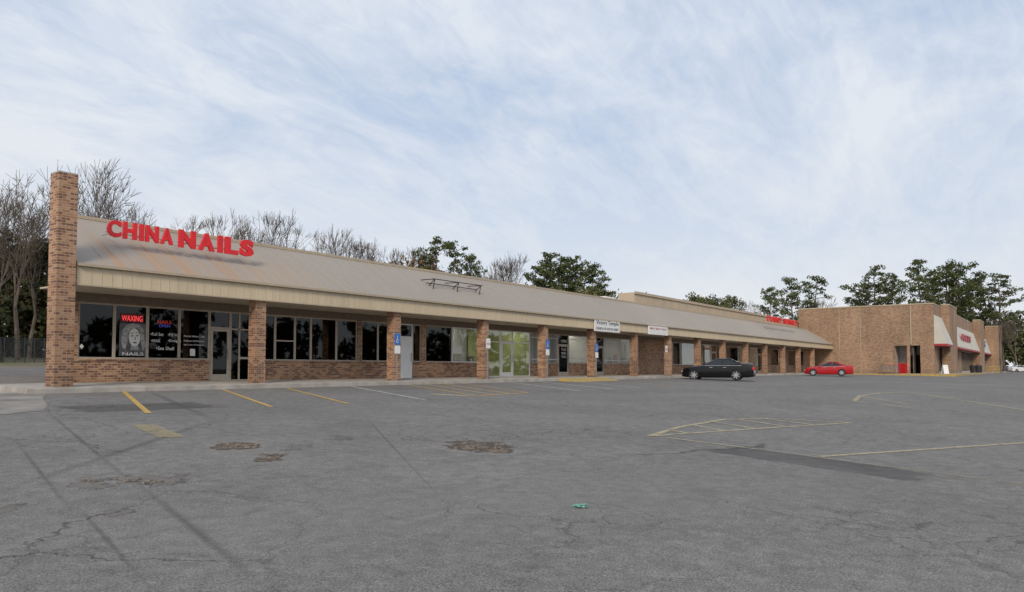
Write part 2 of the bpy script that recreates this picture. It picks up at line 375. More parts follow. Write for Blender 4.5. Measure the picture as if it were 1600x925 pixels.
# ---------------------------------------------------------------- the strip
SB=(12,24,0)
strip=empty("shopping_strip",SB,label="long single-storey brick shopping strip with sloped metal roof",category="building")
def part(name,mb,mat,parent=strip,off=SB,**k): return obj(name,mb,mat,parent,off,**k)
EV=22.92
XA=11.15
WIN_T=2.80; SILL=.98; FL=.2
segs=[ # kind, px0, px1
 ('brick',116,121),('win',121,178,'A'),('win',178,230,'A'),('win',230,280,'A'),('win',280,327,'A'),
 ('door',327,360,'A'),('side',360,396,'A'),('win',396,430,'A'),('winh',430,461,'A'),('win',461,486,'A'),('win',486,526,'A'),('win',526,558,'A'),('brick',558,565),('win',565,591,'A'),('win',591,624,'A'),
 ('wdoor',624,645),('win',645,658,'A'),('brick',658,665),('win',665,707,'A'),('winc',707,750,'G'),
 ('sidec',750,783,'G'),('doorc',783,802,'G'),('sidec',802,829,'G'),('winb',829,850,'A'),('winb',850,872,'A'),('door',872,889,'A'),('winb',889,921,'W'),('brick',921,931),
 ('door',931,944,'A'),('winb',944,968,'W'),('winb',968,990,'W'),('brick',990,1048),
 ('win',1048,1066,'A'),('winc',1066,1090,'A'),('brick',1090,1098),('winc',1098,1112,'W'),('door',1112,1120,'A'),('win',1120,1131,'A'),('brick',1131,1137),
 ('win',1137,1154,'A'),('winc',1154,1167,'A'),('brick',1167,1172),('winc',1172,1184,'A'),('door',1184,1190,'A'),('win',1190,1200,'A'),('brick',1200,1205),('win',1205,1217,'A'),('winc',1217,1228,'A'),
 ('brick',1228,1232),('win',1232,1243,'A'),('door',1243,1248,'A'),('win',1248,1256,'A'),('brick',1256,1290)]
wall=MB()
wall.box(XA,XE-.01,YW,YW+.2,WIN_T,3.2)
hd=MB(); hd.box(XA,XE-.02,YW-.03,YW-.003,WIN_T+.01,3.085)
for s in segs:
    x0,x1=wx(s[1]),wx(s[2]); k=s[0]
    if s[1]==116: x0=XA
    x1=min(x1,XE-.01)
    if k=='brick': wall.box(x0,x1,YW,YW+.2,-.05,WIN_T-.002)
    elif k in('win','winh','winc','winb'): wall.box(x0,x1,YW,YW+.2,-.05,SILL-.06)
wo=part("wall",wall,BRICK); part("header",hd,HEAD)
for s in segs:
    k=s[0]
    if k=='brick': continue
    x0,x1=wx(s[1]),wx(s[2]); t=.025 if s[1]<620 else .03
    fr=MB(); zb=SILL+.002 if k.startswith('win') else FL
    y0,y1=YW+.03,YW+.10
    fm=FRAME
    if k in('doorc','sidec','wdoor') or (k=='winc'): fm=WHITE
    fr.box(x0+.003,x0+t*2,y0,y1,zb,WIN_T-.003); fr.box(x1-t*2,x1-.003,y0,y1,zb,WIN_T-.003)
    fr.box(x0+t*2,x1-t*2,y0,y1,WIN_T-.06,WIN_T-.003); fr.box(x0+t*2,x1-t*2,y0,y1,zb,zb+.05)
    if k=='winh' : fr.box(x0+t*2,x1-t*2,y0,y1,1.75,1.80)
    if k in('side','sidec'): fr.box(x0+t*2,x1-t*2,y0,y1,2.12,2.17)
    if k=='side': fr.box(x0+(x1-x0)*.35,x0+(x1-x0)*.42,y0,y1,zb+.05,WIN_T-.06); fr.box(x0+(x1-x0)*.42,x1-t*2,y0,y1,1.02,1.10)
    g=MB(); g.box(x0+.01,x1-.01,YW+.055,YW+.061,zb+.01,WIN_T-.01)
    gm=GLASSC if (k.endswith('c') or (len(s)>3 and s[3] in 'GW')) else GLASS
    if k in('door','doorc','wdoor'):
        fr.box(x0+t*2,x1-t*2,y0,y1,2.14,2.20)
        g=MB(); g.box(x0+.01,x1-.01,YW+.055,YW+.061,2.19,WIN_T-.01)
        w=part("window",g,gm); part("frame",fr,fm,w)
        d=MB(); a,b=x0+t*2+.004,x1-t*2-.004
        if k=='wdoor': d.box(a,b,YW+.02,YW+.06,FL+.01,2.135); dm=WHITE
        else:
            q=.09
            d.box(a,a+q,YW+.02,YW+.075,FL+.01,2.135); d.box(b-q,b,YW+.02,YW+.075,FL+.01,2.135); d.box(a+q,b-q,YW+.02,YW+.075,2.04,2.135); d.box(a+q,b-q,YW+.02,YW+.075,FL+.01,FL+.25)
            d.box(a+q,b-q,YW+.045,YW+.05,FL+.25,2.04,1); dm=[fm,gm]
        dd=part("door",d,dm); h=MB(); h.box(b-.07,b-.04,YW-.03,YW-.01,1.0,1.4); h.box(b-.07,b-.04,YW-.012,YW+.022,1.02,1.05); h.box(b-.07,b-.04,YW-.012,YW+.022,1.35,1.38)
        part("handle",h,STEEL,dd)
    else:
        w=part("window",g,gm); part("frame",fr,fm,w)
        if k.startswith('win'):
            sl=MB(); sl.box(x0+.002,x1-.002,YW-.04,YW+.2,SILL-.058,SILL); part("sill",sl,BRICK,w)
        if k=='winb':
            bb=MB(); n=max(4,int((x1-x0)/.13))
            for i in range(n):
                xx=x0+.06+(x1-x0-.12)*i/(n-1); bb.box(xx-.014,xx+.014,YW-.02,YW+.0,SILL+.06,WIN_T-.05)
            bb.box(x0+.05,x1-.05,YW-.025,YW-.021,1.2,1.24); bb.box(x0+.05,x1-.05,YW-.025,YW-.021,2.5,2.54)
            part("security_bars",bb,WHITE,w)
# interiors
rnd=random.Random(4)
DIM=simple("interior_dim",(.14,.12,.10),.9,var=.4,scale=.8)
LIME=simple("interior_lime",(.47,.50,.22),.9,var=.08,scale=.5)
PALE=simple("interior_pale",(.58,.57,.52),.9,var=.15,scale=.6)
LAMPM=simple("ceiling_lamp",(.9,.9,.9),.5,emis=(1,.97,.9),es=11)
LAMPB=simple("bright_ceiling_lamp",(.9,.9,.9),.5,emis=(1,.97,.92),es=9)
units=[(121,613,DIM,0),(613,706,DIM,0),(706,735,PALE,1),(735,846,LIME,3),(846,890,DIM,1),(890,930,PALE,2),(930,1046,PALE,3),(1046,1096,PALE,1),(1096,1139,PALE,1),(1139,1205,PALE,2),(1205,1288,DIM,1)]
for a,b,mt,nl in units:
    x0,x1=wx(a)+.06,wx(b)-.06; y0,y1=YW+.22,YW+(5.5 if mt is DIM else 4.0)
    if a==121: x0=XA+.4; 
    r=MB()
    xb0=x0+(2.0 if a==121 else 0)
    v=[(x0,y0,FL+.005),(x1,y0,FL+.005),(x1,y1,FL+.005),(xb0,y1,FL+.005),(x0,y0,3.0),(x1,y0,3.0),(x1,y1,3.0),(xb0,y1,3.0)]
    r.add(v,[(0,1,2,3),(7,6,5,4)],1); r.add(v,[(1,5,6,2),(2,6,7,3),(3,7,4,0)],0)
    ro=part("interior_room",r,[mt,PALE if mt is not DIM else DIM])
    for i in range(nl):
        l=MB(); cx=x0+(x1-x0)*(i+.5)/nl; l.box(cx-.6,cx+.6,y0+1.5,y0+1.9,2.93,2.98); part("ceiling_lamp",l,LAMPB if mt is LIME else LAMPM,ro)
    for i in range(int((x1-xb0)/1.7)):
        c=MB(); cx=xb0+.9+i*1.7; h=rnd.uniform(.6,1.2) if mt is LIME else rnd.uniform(.7,1.5); yy=y0+rnd.uniform(1.2,3.0); w=rnd.uniform(.3,.6)
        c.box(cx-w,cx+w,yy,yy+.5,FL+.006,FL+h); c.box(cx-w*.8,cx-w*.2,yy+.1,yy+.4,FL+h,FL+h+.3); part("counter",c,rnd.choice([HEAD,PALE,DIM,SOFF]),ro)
pier_px=[404,618,757,851,927,993,1046,1092,1131,1167,1197,1225,1249,1271]
def pierX(px): return wx(px,YB+.1)
for i,px in enumerate(pier_px):
    x=pierX(px); w=.21; p=MB(); p.box(x-w,x+w,YB,YB+.42,.1,3.088); part("brick_pier",p,BRICK)
p=MB(); p.box(9.84,10.36,22.84,23.36,-.05,6.22); o=part("brick_pier",p,BRICK,label="tall brick pylon rising above the roof")
cp=MB(); cp.box(9.838,10.362,22.838,23.362,6.222,6.26); part("coping",cp,CONC,o)
f=MB(); f.box(10.42,XE-.01,EV,EV+.14,3.09,3.62)
x=10.5
while x<XE-.1: f.box(x,x+.025,EV-.012,EV-.0,3.10,3.615); x+=.30
fo=part("fascia",f,FASC)
g=MB(); g.box(10.41,XE-.01,EV-.12,EV-.03,3.622,3.70); part("gutter",g,TRIM)
tr=MB(); tr.box(10.42,XE-.01,EV-.03,EV-.013,3.06,3.10); part("fascia_trim",tr,TRIM,fo)
s=MB(); s.box(10.42,XE-.01,EV+.142,YW-.035,3.092,3.14); part("soffit",s,SOFF)
RY,RZ=26.0,5.60; EY,EZ=EV-.06,3.66
r=MB()
xl=lambda t:10.42+(11.3-10.42)*t
r.add([(xl(0),EY,EZ),(XE-.01,EY,EZ),(XE-.01,RY,RZ),(xl(1),RY,RZ),(xl(0),EY,EZ-.05),(XE-.01,EY,EZ-.05),(XE-.01,RY,RZ-.05),(xl(1),RY,RZ-.05)],[(0,1,2,3),(7,6,5,4),(0,4,5,1),(3,2,6,7),(0,3,7,4)])
x=11.35
n=Vector((0,-(RZ-EZ),(RY-EY))).normalized()*.014
while x<XE-.1:
    a=Vector((x,EY,EZ)); b=Vector((x,RY,RZ)); w=Vector((.010,0,0))
    r.add([a-w,a+w,b+w,b-w,a-w*.6+n,a+w*.6+n,b+w*.6+n,b-w*.6+n],[(4,5,6,7),(0,4,7,3),(1,2,6,5),(0,1,5,4)])
    x+=.46
ro=part("roof",r,ROOF)
rc=MB(); rc.box(11.28,XE-.01,RY-.06,RY+.2,RZ-.02,RZ+.09); part("ridge_cap",rc,TRIM,ro)
dk=MB(); dk.add([(11.3,RY+.2,5.4),(XE-.02,RY+.2,5.4),(XE-.02,40,5.4),(17.45,40,5.4)],[(0,1,2,3)]); part("roof_deck",dk,SOFF)
ew=MB()
ew.add([(10.43,EV+.15,3.09),(11.3,RY,3.09),(11.3,RY,RZ-.06),(10.43,EV+.15,3.66)],[(0,1,2,3)])
ew.add([(XA,YW,-.05),(17.45,40,-.05),(17.45,40,5.5),(11.32,RY,5.5),(XA,YW,3.1)],[(0,1,2,3,4)])
ew.add([(17.45,40,-.05),(XE,40,-.05),(XE,40,5.5),(17.45,40,5.5)],[(0,1,2,3)])
part("end_wall",ew,BRICK)
rp=MB(); xr=wx(992,27.2); rp.box(xr,XE+6,27.2,28.6,5.42,6.70)
x=xr+.2
while x<XE: rp.box(x,x+.04,27.175,27.2,5.45,6.55); x+=.6
rp.box(xr-.05,XE+6,27.1,27.17,6.58,6.78)
part("raised_parapet",rp,RAISE)
ac=MB(); xa=wx(948,30); ac.box(xa,xa+2.2,30,32,5.41,6.5); ac.box(xa+.2,xa+2.0,30.2,31.8,6.5,6.62); ac.box(xa+3,xa+4.6,29.5,31,5.41,6.35)
obj("rooftop_air_unit",ac,WHITE,off=(xa,30,5.41),label="pale boxy air-conditioning unit on the flat roof",category="air conditioner")
sf=MB(); x0=wp(670,424,24.3)[0]; x1=wp(748,446,24.3)[0]
for yy,zz in ((24.05,4.92),(24.45,4.75)):
    sf.tube((x0,yy,zz),(x1,yy,zz),.022,.022,5)
for i in range(3):
    xx=x0+.15+(x1-x0-.3)*i/2
    sf.tube((xx,24.05,4.92),(xx,24.45,4.60),.022,.022,5); sf.tube((xx,24.05,4.92),(xx,24.95,4.94),.022,.022,5); sf.tube((xx,24.05,4.92),(xx,24.15,4.46),.022,.022,5)
obj("sign_frame",sf,BLACK,off=((x0+x1)/2,24.3,4.6),label="empty black metal sign frame standing on the roof",category="sign frame")

# ---------------------------------------------------------------- lettering
def textmesh(s,w,h,depth,off=0.0,shear=0):
    cu=bpy.data.curves.new("t",'FONT'); cu.body=s; cu.extrude=.05; cu.offset=off; cu.resolution_u=3; cu.shear=shear
    o=bpy.data.objects.new("t",cu); COL.objects.link(o); dg=bpy.context.evaluated_depsgraph_get(); dg.update()
    me=bpy.data.meshes.new_from_object(o.evaluated_get(dg)); vs=[v.co.copy() for v in me.vertices]; fs=[tuple(p.vertices) for p in me.polygons]
    bpy.data.objects.remove(o); bpy.data.curves.remove(cu); bpy.data.meshes.remove(me)
    xs=[v.x for v in vs]; ys=[v.y for v in vs]; a,b,c,d=min(xs),max(xs),min(ys),max(ys)
    return [((v.x-a)/(b-a)*w, -v.z/.05*depth/2, (v.y-c)/(d-c)*h) for v in vs],fs
def addtext(mb,s,x,y,z,w,h,depth=.01,off=0,rot=0,shear=0,mi=0):
    vs,fs=textmesh(s,w,h,depth,off,shear); c,sn=math.cos(rot),math.sin(rot)
    mb.add([(x+a*c-b*sn,y+a*sn+b*c,z+e) for a,b,e in vs],fs,mi)
def letter_sign(words,y,label):
    x0=words[0][1]
    root=empty("letter_sign",(x0,y+.1,words[0][2]),label=label,category="sign")
    for (txt,xx,z,w,h,of) in words:
        tot=[{'I':.45,'M':1.1,'W':1.2,'S':.92,'L':.85,'E':.85,'Z':.85,' ':.5}.get(c,1.0) for c in txt]; T=sum(tot); cx=xx
        for c,q in zip(txt,tot):
            ww=w*q/T
            if c!=' ':
                mb=MB()
                if c=='I': mb.box(cx+ww*.12,cx+ww*.70,y-.05,y+.05,z,z+h)
                else: addtext(mb,c,cx,y,z,ww*.86,h,.10,of)
                obj("letter",mb,RED,root,(x0,y+.1,words[0][2]))
            cx+=ww
    for (txt,xx,z,w,h,of) in words:
        sp=MB()
        sp.box(xx,xx+w,y+.07,y+.10,z+h*.25,z+h*.29)
        for i in range(3): sp.tube((xx+w*(.1+.4*i),y+.09,z+h*.27),(xx+w*(.1+.4*i),y+.75,z+h*.25),.015,.015,4)
        obj("support_rail",sp,STEEL,root,(x0,y+.1,words[0][2]))
YS=24.0
a0,zc=wp(167,369,YS); a1,_=wp(273,385,YS); n0,zn=wp(279,386,YS); n1,_=wp(399,398,YS)
_,zct=wp(167,342,YS); _,znt=wp(279,358,YS)
letter_sign([("CHINA",a0,zc,a1-a0,zct-zc,.045),("NAILS",n0,zn,n1-n0,znt-zn,.058)],YS,"red block letters reading CHINA NAILS on the metal roof")
b0,zb=wp(1199,502,24.2); b1,_=wp(1246,509,24.2); _,zbt=wp(1199,493,24.2)
letter_sign([("FUNNY SUNNEZ",b0,zb,b1-b0,zbt-zb,.02)],24.2,"small red block letters standing on the far roof")
def panel_sign(px0,px1,pyt,pyb,lines_,label,tm=BLACK):
    Y=EV-.05; x0,zt_=wp(px0,pyt,Y); x1,_=wp(px1,pyt,Y); _,zb_=wp(px0,pyb,Y)
    root=empty("shop_sign",((x0+x1)/2,Y,zb_),label=label,category="sign"); B=((x0+x1)/2,Y,zb_)
    m=MB(); m.box(x0,x1,Y-.06,Y,zb_,zt_); pn=obj("panel",m,WHITE,root,B)
    t=MB()
    for (txt,u0,u1,v0,v1) in lines_: addtext(t,txt,x0+(x1-x0)*u0,Y-.064,zb_+(zt_-zb_)*v0,(x1-x0)*(u1-u0),(zt_-zb_)*(v1-v0),.006,.012)
    obj("lettering",t,tm,root,B)
panel_sign(928,967,498,517,[("Victory Temple",.05,.95,.48,.92),("CHURCH OF GOD IN CHRIST",.05,.95,.14,.34)],"white panel sign reading Victory Temple on the fascia")
panel_sign(1012,1042,506,522,[("IMPACT BEAUTY SALON",.08,.92,.5,.68)],"white panel sign with thin red lettering",REDT)
YG=YW+.045
NEON=simple("neon_red",(.8,.05,.05),.4,emis=(1,.06,.06),es=.9); NEON2=simple("neon_red_dim",(.5,.03,.03),.4,emis=(1,.06,.06),es=.12); NEONB=simple("neon_blue",(.1,.1,.5),.4,emis=(.1,.15,1),es=.1)
WTXT=simple("white_vinyl",(.78,.78,.75),.6,var=.05,scale=1)
def poster(name,label,cat,px0,px1,pt,pb,mat,parts,YG=YG):
    x0,z1=wp(px0,pt,YG); x1,_=wp(px1,pt,YG); _,z0=wp(px0,pb,YG); B=((x0+x1)/2,YG,z0)
    root=empty(name,B,label=label,category=cat); m=MB(); 
    if mat: m.box(x0,x1,YG,YG+.006,z0,z1); obj("panel",m,mat,root,B)
    for nm,mt,lst in parts:
        for it in lst:
            t=MB()
            if it[0]=='t': addtext(t,it[1],x0+(x1-x0)*it[2],YG-.005,z0+(z1-z0)*it[4],(x1-x0)*(it[3]-it[2]),(z1-z0)*(it[5]-it[4]),.004,.006)
            else:
                P=[(x0+(x1-x0)*u,YG-it[2],z0+(z1-z0)*v) for u,v in it[1]]; t.add(P,[tuple(range(len(P)))])
            obj(nm,t,mt,root,B)
poster("window_sign","lit red WAXING sign in the shop window","sign",188,225,489,504,simple("dark_red",(.12,.01,.01),.5),[("lettering",NEON,[('t',"WAXING",.06,.94,.2,.8)])])
GREYP=simple("poster_grey",(.10,.10,.105),.5,var=.5,scale=4); SKINP=simple("poster_pale",(.34,.33,.32),.5,var=.4,scale=14)
def oval(cx,cy,rx,ry,rot=0,n=20):
    return [(cx+rx*math.cos(t)*math.cos(rot)-ry*math.sin(t)*math.sin(rot),cy+rx*math.cos(t)*math.sin(rot)+ry*math.sin(t)*math.cos(rot)) for t in [i*2*math.pi/n for i in range(n)]]
hair=[(.12,.22),(.05,.5),(.1,.76),(.24,.92),(.48,.98),(.72,.94),(.88,.78),(.84,.66),(.64,.84),(.42,.82),(.30,.66),(.30,.45),(.22,.2)]
hair2=[(.74,.74),(.88,.66),(.92,.46),(.99,.32),(.84,.16),(.80,.34),(.76,.5)]
poster("window_poster","grey nail salon poster of a woman's face in the window","poster",187,230,503,556,GREYP,[
 ("neck_picture",SKINP,[('p',[(.40,.18),(.72,.18),(.64,.42),(.44,.42)],.003)]),
 ("face_picture",WHITE2,[('p',oval(.54,.56,.21,.27,.12),.005)]),
 ("hair_picture",SKINP,[('p',hair,.008),('p',hair2,.008)]),
 ("face_features",BLACK,[('p',oval(.45,.60,.05,.018,.1,10),.010),('p',oval(.64,.61,.05,.018,.0,10),.010),('p',[(.38,.665),(.50,.68),(.50,.695),(.38,.68)],.010),('p',[(.58,.695),(.71,.68),(.71,.695),(.58,.71)],.010),('p',[(.54,.49),(.58,.49),(.57,.60)],.010),('p',oval(.555,.40,.07,.02,.0,10),.010)]),
 ("lettering",WTXT,[('t',"NAILS",.12,.88,.02,.11)])])
poster("window_sign","faint red and blue neon sign inside the window","sign",246,268,500,511,None,[("neon_tube",NEON2,[('t',"NAILS",.0,1,.5,1)]),("neon_tube",NEONB,[('t',"OPEN",.1,.9,0,.4)])])
poster("window_lettering","white service lettering on the shop window","sign",234,284,517,549,None,[("lettering",WTXT,[
 ('t',"•Full Set",.02,.42,.77,.93),('t',"•Fill Ins",.56,.9,.77,.93),('t',"•WAX",.04,.32,.45,.60),('t',"•Designs",.56,.98,.45,.62),('t',"•Sea Shell",.2,.76,.08,.25)])])
poster("window_lettering","small white price lettering on the shop window","sign",286,322,522,556,None,[("lettering",WTXT,[
 ('t',"Pink & White / Gel",0.04,.92,.87,.95),('t',"Pedicure & Manicure",0.04,.92,.66,.74),('t',"Eye Lashes & Eye Brow",0.04,.92,.47,.55)])])
poster("notice_panel","white diamond safety notice on the window","sign",124,131,537,545,None,[("notice",WHITE2,[('p',[(.5,0),(1,.5),(.5,1),(0,.5)],.0)])])
poster("notice_panel","pale paper notice on the window corner","sign",297,305,545,556,WHITE2,[])
poster("notice_panel","paper notices taped beside the door","sign",707,722,540,552,WHITE2,[])
poster("window_lettering","white lettering on the dark shop door","sign",875,886,530,562,None,[("lettering",WTXT,[('t',"OPEN",.1,.9,.84,.98),('t',"MON",.15,.85,.62,.74),('t',"TUE",.15,.85,.44,.56),('t',"WED",.15,.85,.26,.38),('t',"THU",.15,.85,.08,.20)])],YG=YW+.012)

def parking_sign(px,pyt,pyb,white):
    P=(wx(px,22.75),22.75,.13); base=empty("parking_sign",P,label="blue accessible-parking sign on a steel post by the kerb" if not white else "small white sign on a steel post by the kerb",category="sign",group="parking signs along the walk")
    _,z1=wp(px,pyt,22.75)
    m=MB(); m.tube((P[0],22.76,.13),(P[0],22.76,z1-.05),.028,.028,6); obj("post",m,STEEL,base,P)
    w=.17; m=MB(); m.box(P[0]-w,P[0]+w,22.715,22.725,z1-.48,z1); pl=obj("sign_panel",m,WHITE if white else BLUE,base,P,bevel=.004)
    t=MB()
    if not white:
        c=(P[0],z1-.26)
        def bar(a,b,c_,d): t.quad((c[0]+a,22.71,c[1]+b),(c[0]+c_,22.71,c[1]+b),(c[0]+c_,22.71,c[1]+d),(c[0]+a,22.71,c[1]+d))
        bar(-.03,.12,.01,.165); bar(-.03,-.01,.0,.10); bar(-.03,-.03,.06,.0); bar(.045,-.10,.075,-.03)
        for i in range(14):
            a=math.radians(150+i*17); b=math.radians(150+(i+1)*17)
            t.quad(*[(c[0]-.01+r*math.cos(q),22.71,c[1]-.05+r*math.sin(q)) for r,q in ((.085,a),(.085,b),(.06,b),(.06,a))])
        obj("symbol",t,WHITE,base,P)
        m=MB(); m.box(P[0]-w,P[0]+w,22.715,22.725,z1-.85,z1-.52); p2=obj("sign_panel",m,WHITE,base,P)
    else:
        addtext(t,"PARKING",P[0]-w*.8,22.712,z1-.3,w*1.6,.07,.004); obj("lettering",t,REDT,base,P)
for q in ((620,521,545,0),(855,531,545,0),(932,537,548,0),(762,529,540,1),(1041,540,550,1)): parking_sign(*q)
# ---------------------------------------------------------------- brick store
BB=(XE,11.8,0)
store=empty("brick_store",BB,label="tall brick retail store with cream and red canopies",category="building")
H=8.2
def sp(name,mb,mat,parent=store,**k): return obj(name,mb,mat,parent,BB,**k)
def yside(px):
    t=(px-800)/F; return XE*(sa-ca*t)/(ca+sa*t)
ye0,ye1=yside(1438),yside(1398); YK=27.05
w=MB()
w.box(XE,XE+.3,11.8,ye0,-.6,H); w.box(XE,XE+.3,ye0,ye1,3.4,H); w.box(XE,XE+.3,ye1,YK,-.6,H)
w.box(XE+.3,200,11.8,12.1,3.6,H); w.box(XE+.3,200,YK-.3,YK,-.6,H); w.box(200,200.3,11.8,YK,-.6,H)
for a,b in ((XE+.3,104.5),(113,116),(127,131),(150,158),(176,200)): w.box(a,b,11.8,12.1,-.6,3.6)
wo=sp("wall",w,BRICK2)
c=MB(); c.box(XE-.05,XE+.34,11.76,YK,H+.001,H+.14); c.box(XE+.34,200.3,11.76,12.14,H+.001,H+.14); sp("coping",c,TRIM,wo)
for px in (1345,1312): 
    c=MB(); y=yside(px); c.box(XE-.012,XE-.002,y-.03,y+.03,-.1,H); sp("wall_joint",c,TRIM)
c=MB(); c.box(XE-.1,XE-.004,yside(1425),yside(1425)+.12,3.5,H-.1)
sp("downspout",c,TRIM)
rf=MB(); rf.box(XE+.35,199.9,12.2,YK-.4,7.6,7.7); sp("roof",rf,SOFF)
en=MB(); en.add([(XE+.3,ye0,0-.4),(XE+3,ye0,-.4),(XE+3,ye1,-.4),(XE+.3,ye1,-.4),(XE+.3,ye0,3.4),(XE+3,ye0,3.4),(XE+3,ye1,3.4),(XE+.3,ye1,3.4)],[(4,5,6,7),(0,4,5,1)[::-1],(1,5,6,2)[::-1],(3,2,6,7)]); eo=sp("entrance_recess",en,PALE)
dd=MB(); dd.box(XE+2.7,XE+2.9,ye0+.3,ye0+1.4,-.1,2.3); sp("door",dd,GLASS,eo)
dd=MB(); dd.box(XE+2.0,XE+2.6,ye0+1.5,ye1-.1,-.1,1.3); sp("vending_cabinet",dd,RED,eo)
fr=MB(); fr.box(XE-.03,XE+.25,ye0-.12,ye0-.003,-.1,3.5); fr.box(XE-.03,XE+.25,ye1+.003,ye1+.12,-.1,3.5); 
cm=(ye0+ye1)/2; fr.box(XE+.02,XE+.3,cm-.25,cm+.05,-.2,3.398); sp("entrance_frame",fr,BRICK,eo)
def canopy(x0,x1,zb,zt_,dep,yf=11.78):
    m=MB(); m.add([(x0,yf,zb),(x0,yf-dep,zb),(x0,yf-.1,zt_),(x0,yf,zt_),(x1,yf,zb),(x1,yf-dep,zb),(x1,yf-.1,zt_),(x1,yf,zt_)],[(0,1,2,3)[::-1],(4,5,6,7),(1,5,6,2)[::-1],(3,2,6,7),(0,4,5,1)])
    o=sp("canopy",m,CREAM); t=MB(); t.box(x0-.05,x1+.05,yf-dep-.04,yf,zb-.24,zb-.003); sp("canopy_trim",t,REDT,o)
    return o
canopy(XE+.02,107.5,3.55,6.9,1.25)
canopy(116.1,149.9,3.55,6.6,1.0); canopy(158.1,176,3.55,6.4,1.0)
for a,b,hh,yy in ((107.6,116,8.5,10.9),(150,158,8.8,10.7),(176.1,186,8.9,9.6)):
    t=MB(); t.box(a,b,yy,11.78,-.6,hh); tw=sp("brick_tower",t,BRICK2); t=MB(); t.box(a-.05,b+.05,yy-.05,11.78,hh+.001,hh+.14); sp("coping",t,TRIM,tw)
t=MB(); addtext(t,"FOODS",123,11.0,4.6,13,.95,.1,.02); sp("lettering",t,REDT)
t=MB(); addtext(t,"S",160,11.0,4.5,5,1.2,.1,.03); sp("lettering",t,BLUE)
for a,b in ((104.5,113),(116,127),(131,150),(158,176)):
    g=MB(); g.box(a,b,11.9,11.92,.3,3.2); w_=sp("window",g,GLASS); f=MB(); n=max(2,int((b-a)/1.6))
    for i in range(n+1): xx=a+(b-a)*i/n; f.box(xx-.04,xx+.04,11.86,11.95,-.2,3.25)
    f.box(a,b,11.85,11.96,3.2,3.6); f.box(a,b,11.85,11.96,-.3,.3); sp("frame",f,FRAME,w_)
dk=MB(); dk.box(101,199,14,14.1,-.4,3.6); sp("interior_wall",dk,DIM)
mb=MB(); mb.box(98.1,XE-.002,9.6,33,-.6,.08); mb.box(XE-.001,201,9.6,11.79,-.6,.06); obj("sidewalk",mb,CONC,kind="structure",label="concrete walk around the brick store",category="sidewalk")
mb=MB(); mb.box(97.9,98.09,9.4,22.4,-.6,.06); mb.box(98.1,140,9.4,9.59,-.6,.04); obj("kerb",mb,YEL,kind="structure",label="yellow painted kerb at the brick store",category="kerb")

